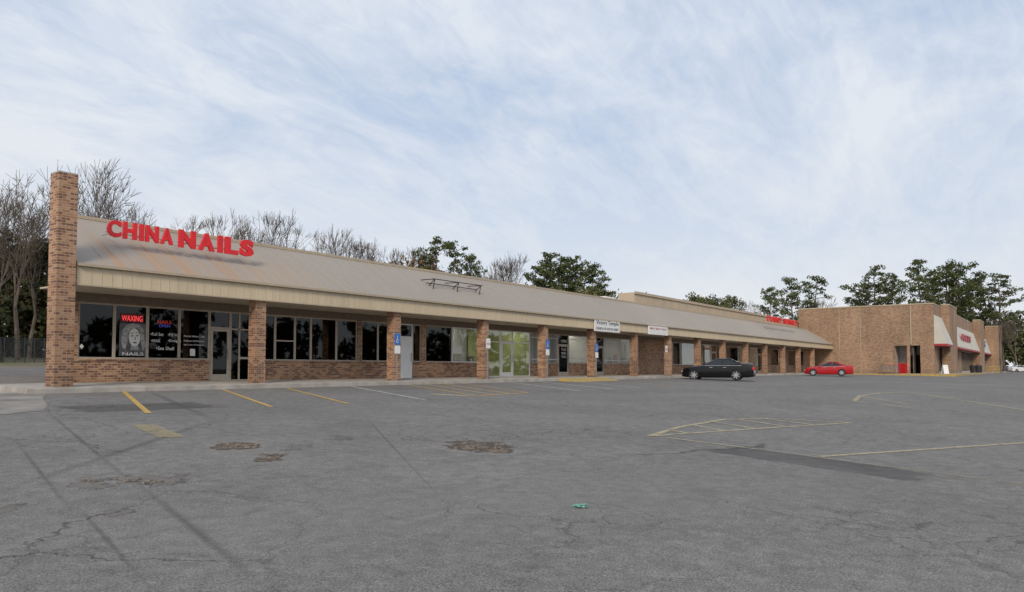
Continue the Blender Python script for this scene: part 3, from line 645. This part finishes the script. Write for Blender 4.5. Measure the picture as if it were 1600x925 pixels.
# ---------------------------------------------------------------- cars
def carpaint(name,c,coat=.5):
    m,nt,b,o=NT(name); n=noi(nt,objc(nt),3,3); nt.links.new(mixc(nt,ramp(nt,n,.3,.7),tuple(x*.93 for x in c),tuple(x*1.05 for x in c)),b.inputs["Base Color"])
    b.inputs["Roughness"].default_value=.3; b.inputs["Coat Weight"].default_value=coat; b.inputs["Coat Roughness"].default_value=.04; b.inputs["Specular IOR Level"].default_value=.2; return m
TYRE=simple("tyre_rubber",(.025,.025,.025),.85); RIM=simple("alloy_rim",(.55,.55,.56),.3,.8); TAIL=simple("tail_lamp",(.45,.02,.02),.2,emis=(.8,.03,.02),es=.15); HLMP=simple("head_lamp",(.7,.72,.75),.1); CHR=simple("chrome",(.7,.7,.7),.15,.9)
def build_car(px,dep,paint,label,L=4.9,Hc=1.45,W=1.85,heading=(-.243,.971),group=None):
    x,y=at(px,dep); z=gz(x,y)
    root=empty("parked_car",(x,y,z),math.atan2(heading[1],heading[0]),label=label,category="car",group=group)
    h=W/2; a=L/2
    belt=Hc*.665
    kb=belt/.93
    st=[(-a,.74,.34,.78*kb),(-a+.05,.90,.24,1.0*kb),(-a+.35,.96,.20,1.07*kb),(-a*.62,.99,.18,1.06*kb),(-a*.3,1,.17,1.01*kb),(0,1,.17,.98*kb),(a*.32,1,.17,.95*kb),(a*.48,.99,.18,.93*kb),(a*.72,.96,.19,.87*kb),(a-.22,.90,.22,.78*kb),(a-.05,.78,.26,.64*kb),(a,.66,.32,.52)]
    m=MB(); R=[]
    for (sx,k,zb,zt_) in st:
        hw=h*k; sec=[(0,zb),(hw*.86,zb),(hw*.965,zb+.08),(hw,zb+(zt_-zb)*.40),(hw*.985,zb+(zt_-zb)*.72),(hw*.95,zt_-.05),(hw*.86,zt_-.005),(hw*.45,zt_+.02),(0,zt_+.03)]
        ring=[(sx,yy,zz) for yy,zz in sec]+[(sx,-yy,zz) for yy,zz in sec[-2:0:-1]]; R.append(ring)
    n=len(R[0])
    for r_ in R: m.v+=r_
    for i in range(len(R)-1):
        for j in range(n): m.f.append((i*n+j,(i+1)*n+j,(i+1)*n+(j+1)%n,i*n+(j+1)%n)[::-1])
    m.f.append(tuple(range(n))[::-1]); m.f.append(tuple(range((len(R)-1)*n,len(R)*n))); m.m=[0]*len(m.f)
    body=obj("body",m,paint,root,smooth=True)
    wb=L*.58; xf=a-L*.18; xr=xf-wb; wr=.35
    cm=MB(); 
    for wx_ in (xf,xr):
        for sgn in (1,-1): cm.tube((wx_,sgn*(h-.28),wr),(wx_,sgn*(h+.2),wr),wr+.045,wr+.045,24)
    cut=obj("cut",cm,paint,root); bo=body.modifiers.new("b","BOOLEAN"); bo.object=cut; bo.operation='DIFFERENCE'; bo.solver='EXACT'
    bpy.context.view_layer.update(); dg=bpy.context.evaluated_depsgraph_get(); nm=bpy.data.meshes.new_from_object(body.evaluated_get(dg)); body.modifiers.clear(); body.data=nm; nm.materials.clear(); nm.materials.append(paint)
    nm.polygons.foreach_set("use_smooth",[True]*len(nm.polygons)); nm.set_sharp_from_angle(angle=math.radians(35))
    bpy.data.objects.remove(cut)
    zb=belt+.0; zr=Hc
    bf,br=a*.46,-a*.80
    tf,tr_=a*.04,-a*.40
    hb,ht=h*.93,h*.68
    g=MB(); lv=[]
    for t in (0,.35,.7,1):
        f_=bf+(tf-bf)*t+.12*t*(1-t); r_=br+(tr_-br)*t+.14*t*(1-t); hw=hb+(ht-hb)*(t**1.3); zz=zb+(zr-.05-zb)*t
        lv.append([(f_,hw*.86,zz),(f_-.10,hw,zz),(r_+.18,hw,zz),(r_,hw*.82,zz),(r_,-hw*.82,zz),(r_+.18,-hw,zz),(f_-.10,-hw,zz),(f_,-hw*.86,zz)])
    for q in lv: g.v+=q
    for i in range(3):
        for j in range(8): g.f.append((i*8+j,i*8+(j+1)%8,(i+1)*8+(j+1)%8,(i+1)*8+j)[::-1])
    g.m=[0]*len(g.f); obj("window_glass",g,CARGL,root)
    T=lv[3]
    rf=MB(); c0=[(x_*1.0+ (.03 if x_>0 else -.03)*1,y_*1.04,zr-.075) for x_,y_,z_ in T]; c1=[(x_*.94-.01,y_*.93,zr-.02) for x_,y_,z_ in T]; c2=[(x_*.6-.05,y_*.55,zr) for x_,y_,z_ in T]
    rf.v=c0+c1+c2
    for i in range(2):
        for j in range(8): rf.f.append((i*8+j,i*8+(j+1)%8,(i+1)*8+(j+1)%8,(i+1)*8+j)[::-1])
    rf.f.append(tuple(range(16,24))[::-1]); rf.f.append(tuple(range(8))); rf.m=[0]*len(rf.f); obj("roof",rf,paint,root,smooth=True)
    def pil(i0,w_,dx0=0,dx1=0):
        pl=MB(); A=Vector(lv[0][i0]); B=Vector(lv[3][i0]); s=1 if A.y>0 else -1
        A.y+=s*.006; B.y+=s*.006; A.x+=dx0; B.x+=dx1
        pl.add([A+Vector((-w_,0,0)),A+Vector((w_,0,0)),B+Vector((w_,0,0)),B+Vector((-w_,0,0)),A+Vector((-w_,s*.015,0)),A+Vector((w_,s*.015,0)),B+Vector((w_,s*.015,0)),B+Vector((-w_,s*.015,0))],[(4,5,6,7),(0,4,7,3),(1,2,6,5)])
        obj("pillar",pl,paint,root)
    for i0 in (1,6): pil(i0,.04)
    for i0 in (2,5): pil(i0,.14,.02,-.02)
    mid=(lv[0][1][0]+lv[0][2][0])/2
    for i0,sg in ((1,1),(6,-1)): pil(i0,.03,mid-lv[0][i0][0]+.05,(lv[3][1][0]+lv[3][2][0])/2-lv[3][i0][0]+.02)
    for sgn in (1,-1):
        t=MB(); t.box(br+.3,bf-.15,min(sgn*(hb+.004),sgn*(hb+.028)),max(sgn*(hb+.004),sgn*(hb+.028)),belt-.01,belt+.012); obj("window_trim",t,CHR,root)
    for wx_ in (xf,xr):
        for sgn in (1,-1):
            t=MB(); t.tube((wx_,sgn*(h-.24),wr),(wx_,sgn*(h-.015),wr),wr,wr,26); wh=obj("wheel",t,TYRE,root,bevel=.02)
            t=MB(); t.tube((wx_,sgn*(h-.02),wr),(wx_,sgn*(h-.008),wr),wr*.72,wr*.68,22,mi=1)
            for k in range(7):
                an=k*2*math.pi/7; d=Vector((math.cos(an),0,math.sin(an))); c=Vector((wx_,sgn*(h-.004),wr)); q=Vector((-d.z,0,d.x))*.035
                y_=Vector((0,sgn*.008,0)); t.add([c-q,c+q,c+q*.8+d*wr*.68,c-q*.8+d*wr*.68,c-q+y_,c+q+y_,c+q*.8+d*wr*.68+y_,c-q*.8+d*wr*.68+y_],[(4,5,6,7),(0,1,5,4),(1,2,6,5),(2,3,7,6),(3,0,4,7)])
            t.tube((wx_,sgn*(h-.006),wr),(wx_,sgn*(h+.01),wr),.06,.05,10)
            obj("rim",t,[RIM,BLACK],wh)
    for sgn in (1,-1):
        t=MB(); t.box(-a-.012,-a+.16,sgn*h*.52 if sgn>0 else -h*.90,h*.90 if sgn>0 else -h*.52,.70,.88); obj("tail_lamp",t,TAIL,root,bevel=.02)
        t=MB(); t.box(a-.16,a-.02,min(sgn*h*.45,sgn*h*.78),max(sgn*h*.45,sgn*h*.78),.55,.64); obj("headlight",t,HLMP,root,bevel=.02)
        t=MB(); t.box(bf-.34,bf-.18,min(sgn*(h-.05),sgn*(h+.14)),max(sgn*(h-.05),sgn*(h+.14)),belt+.01,belt+.13); obj("mirror",t,paint,root,bevel=.03)
        for hx in (.28,-.62): t=MB(); t.box(hx,hx+.2,min(sgn*(h-.02),sgn*(h+.025)),max(sgn*(h-.02),sgn*(h+.025)),belt-.14,belt-.11); obj("door_handle",t,CHR,root)
    t=MB(); t.box(-a-.018,-a+.03,-.26,.26,.52,.66); obj("license_plate",t,WHITE,root)
    t=MB(); t.box(-a-.02,-a+.2,-h*.76,h*.76,.28,.40); obj("bumper",t,BLACK,root,bevel=.03)
    return root
build_car(1122,53,carpaint("black_car_paint",(.004,.004,.005),.45),"black sedan parked nose-in beside the walk",L=4.85,Hc=1.50)
build_car(1294,77,carpaint("red_car_paint",(.42,.010,.016)),"red compact sedan parked near the brick store",L=4.55,Hc=1.45)
build_car(1592,190,carpaint("white_car_paint",(.7,.7,.7)),"white car far across the lot",L=4.8,Hc=1.75,heading=(.6,-.8))
build_car(1572,215,carpaint("dark_car_paint",(.05,.06,.08)),"dark car far across the lot",L=4.6,Hc=1.5,heading=(.6,-.8))

# ---------------------------------------------------------------- small things
P=gp(908,793); rr=random.Random(2)
bm=bmesh.new(); bmesh.ops.create_icosphere(bm,subdivisions=3,radius=.048)
for v in bm.verts: 
    k=1+.8*noise.noise(v.co*35)+.4*noise.noise(v.co*90); v.co*=k; v.co.z=max(-.012,v.co.z*.5); v.co.x*=1.7
me=bpy.data.meshes.new("litter"); bm.to_mesh(me); bm.free(); me.materials.append(simple("green_plastic",(.14,.30,.25),.5,var=.6,scale=45))
o=bpy.data.objects.new("litter",me); o.location=P+Vector((0,0,.015)); o.rotation_euler=(0,0,-.9); COL.objects.link(o); setp(o,label="crumpled green plastic litter lying on the asphalt",category="litter")
STN=simple("asphalt_rubble",(.17,.145,.12),.95,var=.5,scale=20)
for (px,py,hw,hh,n) in ((372,697,30,4,26),(425,714,18,4,14),(750,698,44,5,40),(200,752,70,6,24)):
    m=MB()
    for i in range(n):
        q=gp(px+rr.uniform(-hw,hw),py+rr.uniform(-hh,hh)); s=rr.uniform(.01,.032)
        vs=[(q.x+s*rr.uniform(.7,1.3)*a,q.y+s*rr.uniform(.7,1.3)*b,q.z+.004+max(0,c)*s*.9) for a,b,c in ((-1,-1,0),(1,-1,0),(1,1,0),(-1,1,0),(-.6,-.5,1),(.6,-.6,1),(.5,.6,1),(-.6,.5,1))]
        m.add(vs,[(4,5,6,7),(0,1,5,4),(1,2,6,5),(2,3,7,6),(3,0,4,7)])
    obj("pothole_rubble",m,STN,kind="stuff",label="loose broken asphalt crumbs in a pothole",category="rubble")
def cart(px,dep,rz,first=[None]):
    x,y=at(px,dep); z=.08
    if first[0] is None:
        r=empty("shopping_cart",(x,y,z),rz,label="wire shopping cart with red handle by the store",category="shopping cart",group="shopping carts outside the store")
        b=MB()
        for zz in (.5,.65,.8,.95):
            w=.20+.1*(zz-.5)/.45; l=.36+.1*(zz-.5)/.45
            c=[(-l,-w,zz),(l,-w,zz),(l,w,zz),(-l,w,zz)]
            for i in range(4): b.tube(c[i],c[(i+1)%4],.012,.012,4)
        for i in range(7):
            u=-1+2*i/6
            for sg in (-1,1): b.tube((u*.36,sg*.2,.5),(u*.46,sg*.3,.95),.008,.008,4)
            b.tube((u*.36,-.2,.5),(u*.36,.2,.5),.008,.008,4)
        obj("basket",b,STEEL,r)
        c=MB()
        for sg in (-1,1): c.tube((-.45,sg*.22,.15),(.4,sg*.2,.15),.015,.015,5); c.tube((-.45,sg*.22,.15),(-.40,sg*.2,.5),.015,.015,5)
        obj("chassis",c,STEEL,r)
        h=MB(); h.tube((-.55,-.28,1.02),(-.55,.28,1.02),.025,.025,6); obj("handle",h,RED,r)
        for sx in (-.42,.38):
            for sg in (-1,1): w=MB(); w.tube((sx,sg*.2-.015,.06),(sx,sg*.2+.015,.06),.06,.06,10); obj("wheel",w,BLACK,r)
        first[0]=r
    else: copy_thing(first[0],(x,y,z),rz,(1,1,1))
for i,px in enumerate((1378,1384,1391,1397)): cart(px,89.5+i*.1,1.2)
x,y=99.2,10.6; r=empty("sandwich_board",(x,y,.08),.6,label="white folding sandwich board on the walk",category="sign")
for sg in (-1,1):
    m=MB(); m.add([(sg*.30,-.28,0),(sg*.30,.28,0),(sg*.03,.28,1.0),(sg*.03,-.28,1.0),(sg*.33,-.28,0),(sg*.33,.28,0),(sg*.06,.28,1.0),(sg*.06,-.28,1.0)],[(0,1,2,3),(4,5,6,7),(0,1,5,4),(2,3,7,6),(0,3,7,4),(1,2,6,5)]); obj("board",m,WHITE,r)
def bin_(x,y):
    r=empty("trash_bin",(x,y,.05),label="dark round trash bin outside the store",category="trash bin",group="trash bins outside the store")
    m=MB(); m.tube((0,0,0),(0,0,.95),.27,.32,14); obj("body",m,BLACK,r); m=MB(); m.tube((0,0,.951),(0,0,1.15),.34,.18,14); obj("lid",m,BLACK,r)
    return r
b=bin_(132,9.9); copy_thing(b,(136,9.9,.05),0,(1,1,1)); copy_thing(b,(126.5,10.1,.05),0,(1,1,1))
x,y=at(1541,125); x2,y2=at(1561,125); m=MB()
n=5
for i in range(n+1):
    xx=x+(x2-x)*i/n; yy=y+(y2-y)*i/n; m.tube((xx,yy,gz(xx,yy)),(xx,yy,gz(xx,yy)+1.2),.06,.06,6)
for hh in (.65,1.15): m.tube((x,y,gz(x,y)+hh),(x2,y2,gz(x2,y2)+hh),.05,.05,6)
obj("guard_rail",m,YEL,off=(x,y,gz(x,y)),label="yellow steel guard rail beside the store",category="railing")
xa,ya_=at(-60,46); xb,yb_=at(84,50); base=Vector((xa,ya_,gz(xa,ya_)))
fn=empty("chain_fence",base,label="low dark screened chain-link fence at the wood edge",category="fence")
n=9
for i in range(n+1):
    xx=xa+(xb-xa)*i/n; yy=ya_+(yb_-ya_)*i/n; z=gz(xx,yy); m=MB(); m.tube((xx,yy,z),(xx,yy,z+1.6),.03,.03,5); obj("post",m,DSTEEL,fn,tuple(base))
m=MB(); m.tube((xa,ya_,gz(xa,ya_)+1.55),(xb,yb_,gz(xb,yb_)+1.55),.02,.02,5); obj("top_rail",m,DSTEEL,fn,tuple(base))
def link():
    mt,nt,b,o=NT("chain_link_screen"); p=pos(nt); s=nd(nt,"ShaderNodeSeparateXYZ"); nt.links.new(p,s.inputs[0])
    u=mth(nt,'ADD',s.outputs[0],s.outputs[2]); v=mth(nt,'SUBTRACT',s.outputs[0],s.outputs[2])
    f=None
    for q in (u,v):
        g=mth(nt,'LESS_THAN',mth(nt,'ABSOLUTE',mth(nt,'SUBTRACT',mth(nt,'FRACT',mth(nt,'MULTIPLY',q,8.0)),.5)),.14); f=g if f is None else mth(nt,'MAXIMUM',f,g)
    t=nd(nt,"ShaderNodeBsdfTransparent"); mx=nd(nt,"ShaderNodeMixShader"); nt.links.new(mth(nt,'MAXIMUM',mth(nt,'MULTIPLY',f,.7),.35),mx.inputs[0]); nt.links.new(t.outputs[0],mx.inputs[1]); nt.links.new(b.outputs[0],mx.inputs[2]); nt.links.new(mx.outputs[0],o.inputs[0])
    b.inputs["Base Color"].default_value=(.03,.035,.035,1); return mt
scr=MB(); scr.quad((xa,ya_,base.z+.05),(xb,yb_,gz(xb,yb_)+.05),(xb,yb_,gz(xb,yb_)+1.5),(xa,ya_,base.z+1.5)); obj("screen",scr,link(),fn,tuple(base))

# ---------------------------------------------------------------- trees
def rv(r): 
    return Vector((r.gauss(0,1),r.gauss(0,1),r.gauss(0,1))).normalized()
def bare_meshes(seed,Ht=12.0,rmin=.016,up=.10):
    r=random.Random(seed); T=MB(); C=MB()
    def grow(p,d,L,rad,lev):
        tgt=T if lev<=2 else C; ns=6 if lev<2 else (4 if lev<4 else 3); q=p; rr_=max(rad,rmin); k=2 if lev<5 else 1
        mids=[]
        for i in range(k):
            d=(d+rv(r)*.16+Vector((0,0,.05))).normalized(); e=q+d*L/k; r2=max(rr_*(.82 if k==2 else .6),rmin*.8); tgt.tube(q,e,rr_,r2,ns,False); q=e; rr_=r2; mids.append((q,rr_))
        if lev>=6: return
        n=r.choice((2,2,3)) if lev else 3
        for i in range(n):
            sp_=.40 if lev<2 else .58
            nd_=(d+rv(r)*sp_+Vector((0,0,up))).normalized(); grow(q,nd_,L*r.uniform(.66,.88),rr_*r.uniform(.55,.75),lev+1)
        if lev>=1:
            q2,r2=mids[0]; nd_=(d*.6+rv(r)*.7+Vector((0,0,.2))).normalized(); grow(q2,nd_,L*.6,r2*.5,min(6,lev+2))
    grow(Vector((0,0,-.2)),Vector((r.uniform(-.05,.05),0,1)),Ht*.27,Ht*.015,0)
    zm=max(v[2] for v in C.v); s=Ht/zm
    T.v=[(a*s,b*s,c*s) for a,b,c in T.v]; C.v=[(a*s,b*s,c*s) for a,b,c in C.v]
    return T,C
def clump(C,c,rad,n,s,r,flat=.65):
    for i in range(n):
        d=rv(r)*rad*(r.random()**.45); p=c+Vector((d.x,d.y,d.z*flat)); a=rv(r); b=a.cross(rv(r)).normalized(); k=s*r.uniform(.6,1.4)
        C.add([p-a*k,p+b*k*.55,p+a*k,p-b*k*.55],[(0,1,2,3)])
def pine_meshes(seed,Ht=18.0):
    r=random.Random(seed); T=MB(); C=MB(); pts=[Vector((0,0,-.3))]; n=9
    for i in range(1,n+1): pts.append(Vector((pts[-1].x+r.gauss(0,.22),pts[-1].y+r.gauss(0,.22),Ht*.97*i/n)))
    for i in range(n): T.tube(pts[i],pts[i+1],.24*(1-i/n)+.05,.24*(1-(i+1)/n)+.05,7,False)
    lo=r.uniform(.40,.56); N=34
    for i in range(N):
        t=lo+(1-lo)*(i+r.random())/N; k=min(n-1,int(t*n)); f=t*n-k; p=pts[k].lerp(pts[k+1],min(1,f)); an=r.uniform(0,6.28)
        prof=math.sin(math.pi*min(1,max(.12,(t-lo)/(1-lo)*.74+.20)))
        L=Ht*.22*prof*r.uniform(.3,1.3)+.3; d=Vector((math.cos(an),math.sin(an),r.uniform(.1,.6))).normalized(); e=p+d*L
        T.tube(p,e,.07,.03,4,False)
        for q in (1.0,.66,.4):
            if L*q<.9 and q<1: continue
            if q<1 and r.random()<.3: continue
            cr=r.uniform(.55,1.15)*(.8 if q<1 else 1); cc=p+d*L*q+rv(r)*.35; clump(C,cc,cr,int(56*cr),.19,r,.5)
    clump(C,pts[-1],.8,50,.18,r)
    return T,C
def oak_meshes(seed,Ht=11.0,dens=1.0):
    r=random.Random(seed); T=MB(); C=MB(); f=Vector((0,0,Ht*.33)); T.tube((0,0,-.3),f,.28,.2,7,False)
    for i in range(26):
        an=r.uniform(0,6.28); el=r.uniform(-.05,1.0); R_=Ht*.33*r.uniform(.5,1.1); c=Vector((math.cos(an)*math.cos(el)*R_*1.05,math.sin(an)*math.cos(el)*R_*1.05,Ht*.52+math.sin(el)*Ht*.44*r.uniform(.6,1)))
        T.tube(f,c,.09,.02,4,False); cr=r.uniform(.6,1.2); clump(C,c,cr,int(80*cr*dens),.17,r,.75)
        for k in range(2): clump(C,c+rv(r)*cr*.9,cr*.5,int(26*dens),.16,r,.8)
    return T,C
protos={}
def mk(kind,name,gen,seed,lm,tm,H0):
    T,C=gen; T_=bpy.data.meshes.new("trunk"); T_.from_pydata(T.v,[],T.f); T_.materials.append(tm)
    C_=bpy.data.meshes.new("crown"); C_.from_pydata(C.v,[],C.f); C_.materials.append(lm); protos[(kind,seed)]=(name,T_,C_,H0)
for s in (1,2,3): mk('bare',"bare_tree",bare_meshes(s,12,.013),s,TWIG,BARK,12.0)
for s in (5,6,7,8): mk('bfar',"bare_tree",bare_meshes(s,12,.016,.2),s,TWIG,BARK,12.0)
for s in (11,12,13,14,15): mk('pine',"pine_tree",pine_meshes(s),s,PINEL,BARK,18.0)
for s in (21,22): mk('oak',"oak_tree",oak_meshes(s),s,OAKL,BARK,11.0)
for s in (31,32): mk('brown',"oak_tree",oak_meshes(s,11.0,.5),s,BROWNL,BARK,11.0)
LBL={'bare':("leafless grey deciduous tree behind the strip","bare trees behind the strip"),'bfar':("leafless grey deciduous tree beyond the roof","bare trees behind the strip"),'pine':("tall pine with a clumpy dark green crown","pines behind the buildings"),'oak':("rounded dark green tree behind the strip roof","green trees behind the strip"),'brown':("tree with thin russet winter leaves","russet trees behind the strip")}
tr=random.Random(9)
def tree(kind,px,pyt,dep,seed=None,wide=1.0):
    ks=[k for k in protos if k[0]==kind]; k=tr.choice(ks) if seed is None else (kind,seed); name,T_,C_,H0=protos[k]
    x,y=at(px,dep); z=gz(x,y); s=(zt(pyt,dep)-z)/H0
    e=empty(name,(x,y,z),tr.uniform(0,6.28),label=LBL[kind][0],category="tree",group=LBL[kind][1]); e.scale=(s*wide,s*wide,s)
    for nm,me in (("trunk",T_),("crown",C_)):
        o=bpy.data.objects.new(nm,me); COL.objects.link(o); o.parent=e
for px,py,d in ((28,258,52),(62,290,60),(2,285,48),(-35,280,50),(143,252,58),(172,300,66),(205,318,72),(-70,290,60),(45,310,56),(15,330,62),(78,325,64)): tree('bare',px,py,d,wide=.9)
for px,py,d in ((300,338,85),(340,330,90),(372,340,88),(404,324,86),(440,344,92),(495,348,95),(515,354,92),(572,362,95),(605,376,100),(640,380,105),(545,370,99),(790,388,110),(815,394,115),(770,402,112),(1150,462,150),(1165,468,150),(270,354,88)): tree('bfar',px,py,d,wide=.8)
for px,py,d in ((632,379,100),(657,386,98),(590,384,104),(560,380,100),(530,380,102)): tree('brown',px,py,d,wide=.8)
for px,py,d,wd in ((680,369,98,.8),(715,374,96,.85),(735,400,102,.6),(862,392,118,1.0),(893,402,120,1.1),(915,410,122,1.0),(842,410,124,.8),(878,408,126,1.0),(940,432,130,.8)): tree('pine',px,py,d,wide=wd)
for px,py,d in ((905,424,116),(850,430,116),(930,436,118),(968,446,130),(1098,445,150),(1120,447,150),(1108,446,148)): tree('oak',px,py,d,wide=.95)
for px,py,d,wd in ((1210,448,190,.7),(1238,434,185,.9),(1272,431,188,1.0),(1345,442,180,.8),(1368,413,170,1.0),(1395,426,175,.85),(1440,403,150,.95),(1470,414,152,1.0),(1497,409,150,.9),(1520,424,155,.95),(1562,426,150,1.0),(1540,434,156,.8),(1455,436,165,.9),(1510,440,170,.9),(1355,440,185,.8)): tree('pine',px,py,d,wide=wd)
for px,py,d in ((1570,478,200),(1590,486,190),(1530,480,190),(1420,455,190),(1300,462,210),(1500,470,180)): tree('bfar',px,py,d,wide=1.0)
def wood(name,label,pts,lm,leaf,dens,seed,n=26):
    r=random.Random(seed); C=MB()
    for (x,y,Ht,thick) in pts:
        z=gz(x,y)
        for j in range(dens):
            c=Vector((x+r.uniform(-thick,thick),y+r.uniform(-thick,thick),z+Ht*(r.random()**.8)*.95)); clump(C,c,thick*.35,n,leaf,r,.8)
    obj(name,C,lm,kind="stuff",label=label,category="wood")
def wpts(lst):
    o=[]
    for px,pt,dep,thick in lst:
        x,y=at(px,dep); o.append((x,y,zt(pt,dep)-gz(x,y),thick))
    return o
wood("undergrowth","dark evergreen undergrowth behind the fence",wpts([(px,pt,56+((px*7)%9),2.2) for px,pt in ((-90,400),(-60,370),(-30,385),(-5,365),(15,390),(35,372),(55,385),(75,370),(95,390),(115,430))]),DARKL,.24,84,3)
wood("distant_wood","distant mixed green wood beyond the lot",wpts([(px,pt,230,6) for px,pt in ((1545,515),(1560,505),(1575,510),(1590,500),(1605,498),(1625,490),(1650,488),(1680,480),(1530,522))]),OAKL,.6,34,5)
wood("distant_wood","low dark wood behind the store roof",wpts([(px,pt,230,6) for px,pt in ((1390,480),(1410,474),(1440,468),(1470,466),(1500,470),(1520,476),(1540,482),(1560,486))]),DARKL,.6,20,6)
wood("distant_wood","low hedge line behind the strip",wpts([(px,pt,120,4) for px,pt in ((760,432),(820,436),(880,440),(930,450),(970,458))]),OAKL,.4,16,7)
rw=random.Random(12)
wood("roadside_wood","wood across the road mirrored in the shop windows",[(-60+i*9+rw.uniform(-3,3),-72+rw.uniform(-4,4),rw.uniform(8,15),5.5) for i in range(34)],DARKL,.8,22,8,22)

# ---------------------------------------------------------------- sky & light
w=bpy.data.worlds.new("World"); sc.world=w; w.use_nodes=True; nt=w.node_tree; bg=nt.nodes["Background"]
EL=math.radians(32); AZ=math.atan2(-.80,-.42)
sky=nd(nt,"ShaderNodeTexSky",sky_type='NISHITA'); sky.sun_disc=False; sky.sun_elevation=EL; sky.sun_rotation=AZ%(2*math.pi); sky.air_density=1.0; sky.dust_density=2.0; sky.ozone_density=1.2
tc=nd(nt,"ShaderNodeTexCoord").outputs["Generated"]; s=nd(nt,"ShaderNodeSeparateXYZ"); nt.links.new(tc,s.inputs[0])
den=mth(nt,'ADD',mth(nt,'MAXIMUM',s.outputs[2],0),.30)
cb=nd(nt,"ShaderNodeCombineXYZ"); nt.links.new(mth(nt,'DIVIDE',s.outputs[0],den),cb.inputs[0]); nt.links.new(mth(nt,'DIVIDE',s.outputs[1],den),cb.inputs[1])
def rotn(scale,sc3,rot,detail,rough,dist):
    mp=nd(nt,"ShaderNodeMapping"); mp.inputs["Scale"].default_value=sc3; mp.inputs["Rotation"].default_value=(0,0,rot); nt.links.new(cb.outputs[0],mp.inputs[0])
    return noi(nt,mp.outputs[0],scale,detail,rough,dist=dist)
n1=rotn(1.7,(1,1.9,1),-1.35,7,.60,.8); n2=rotn(6,(1,2.6,1),-1.1,6,.64,1.2); n3=rotn(.8,(1,1.2,1),.4,2,.5,.3)
cl=mth(nt,'ADD',mth(nt,'ADD',mth(nt,'MULTIPLY',n1,.46),mth(nt,'MULTIPLY',n2,.18)),mth(nt,'MULTIPLY',n3,.42))
cf=ramp(nt,cl,.44,.63,.04,.95)
hz=ramp(nt,s.outputs[2],.36,.02,0,.90)
cf=mth(nt,'ADD',cf,mth(nt,'MULTIPLY',hz,mth(nt,'SUBTRACT',1.0,cf)),True)
col=mixc(nt,.8,sky.outputs[0],(4.9,6.1,8.2))
hc=mixc(nt,ramp(nt,s.outputs[2],.35,.0),(7.7,8.2,8.9),(8.3,8.45,8.6))
colf=mixc(nt,cf,col,hc)
nt.links.new(colf,bg.inputs[0]); bg.inputs[1].default_value=.10
sd=bpy.data.lights.new("sun",'SUN'); sd.energy=2.1; sd.angle=math.radians(14); sd.color=(1,.87,.72)
so=bpy.data.objects.new("sun",sd); COL.objects.link(so)
dirv=Vector((math.sin(AZ)*math.cos(EL),math.cos(AZ)*math.cos(EL),math.sin(EL)))
so.rotation_euler=dirv.to_track_quat('Z','Y').to_euler(); so.location=(0,0,30)
# ---------------------------------------------------------------- camera
cd=bpy.data.cameras.new("camera"); cd.sensor_width=36; cd.lens=F/1600*36; cd.shift_y=(PP-462.5)/1600; cd.clip_end=6000; cd.clip_start=.05
co=bpy.data.objects.new("camera",cd); COL.objects.link(co); co.location=CAM
co.rotation_euler=(math.pi/2+PITCH,0,-math.atan2(ca,sa)); sc.camera=co
sc.view_settings.view_transform='Standard'; sc.view_settings.look='None'; sc.view_settings.exposure=0
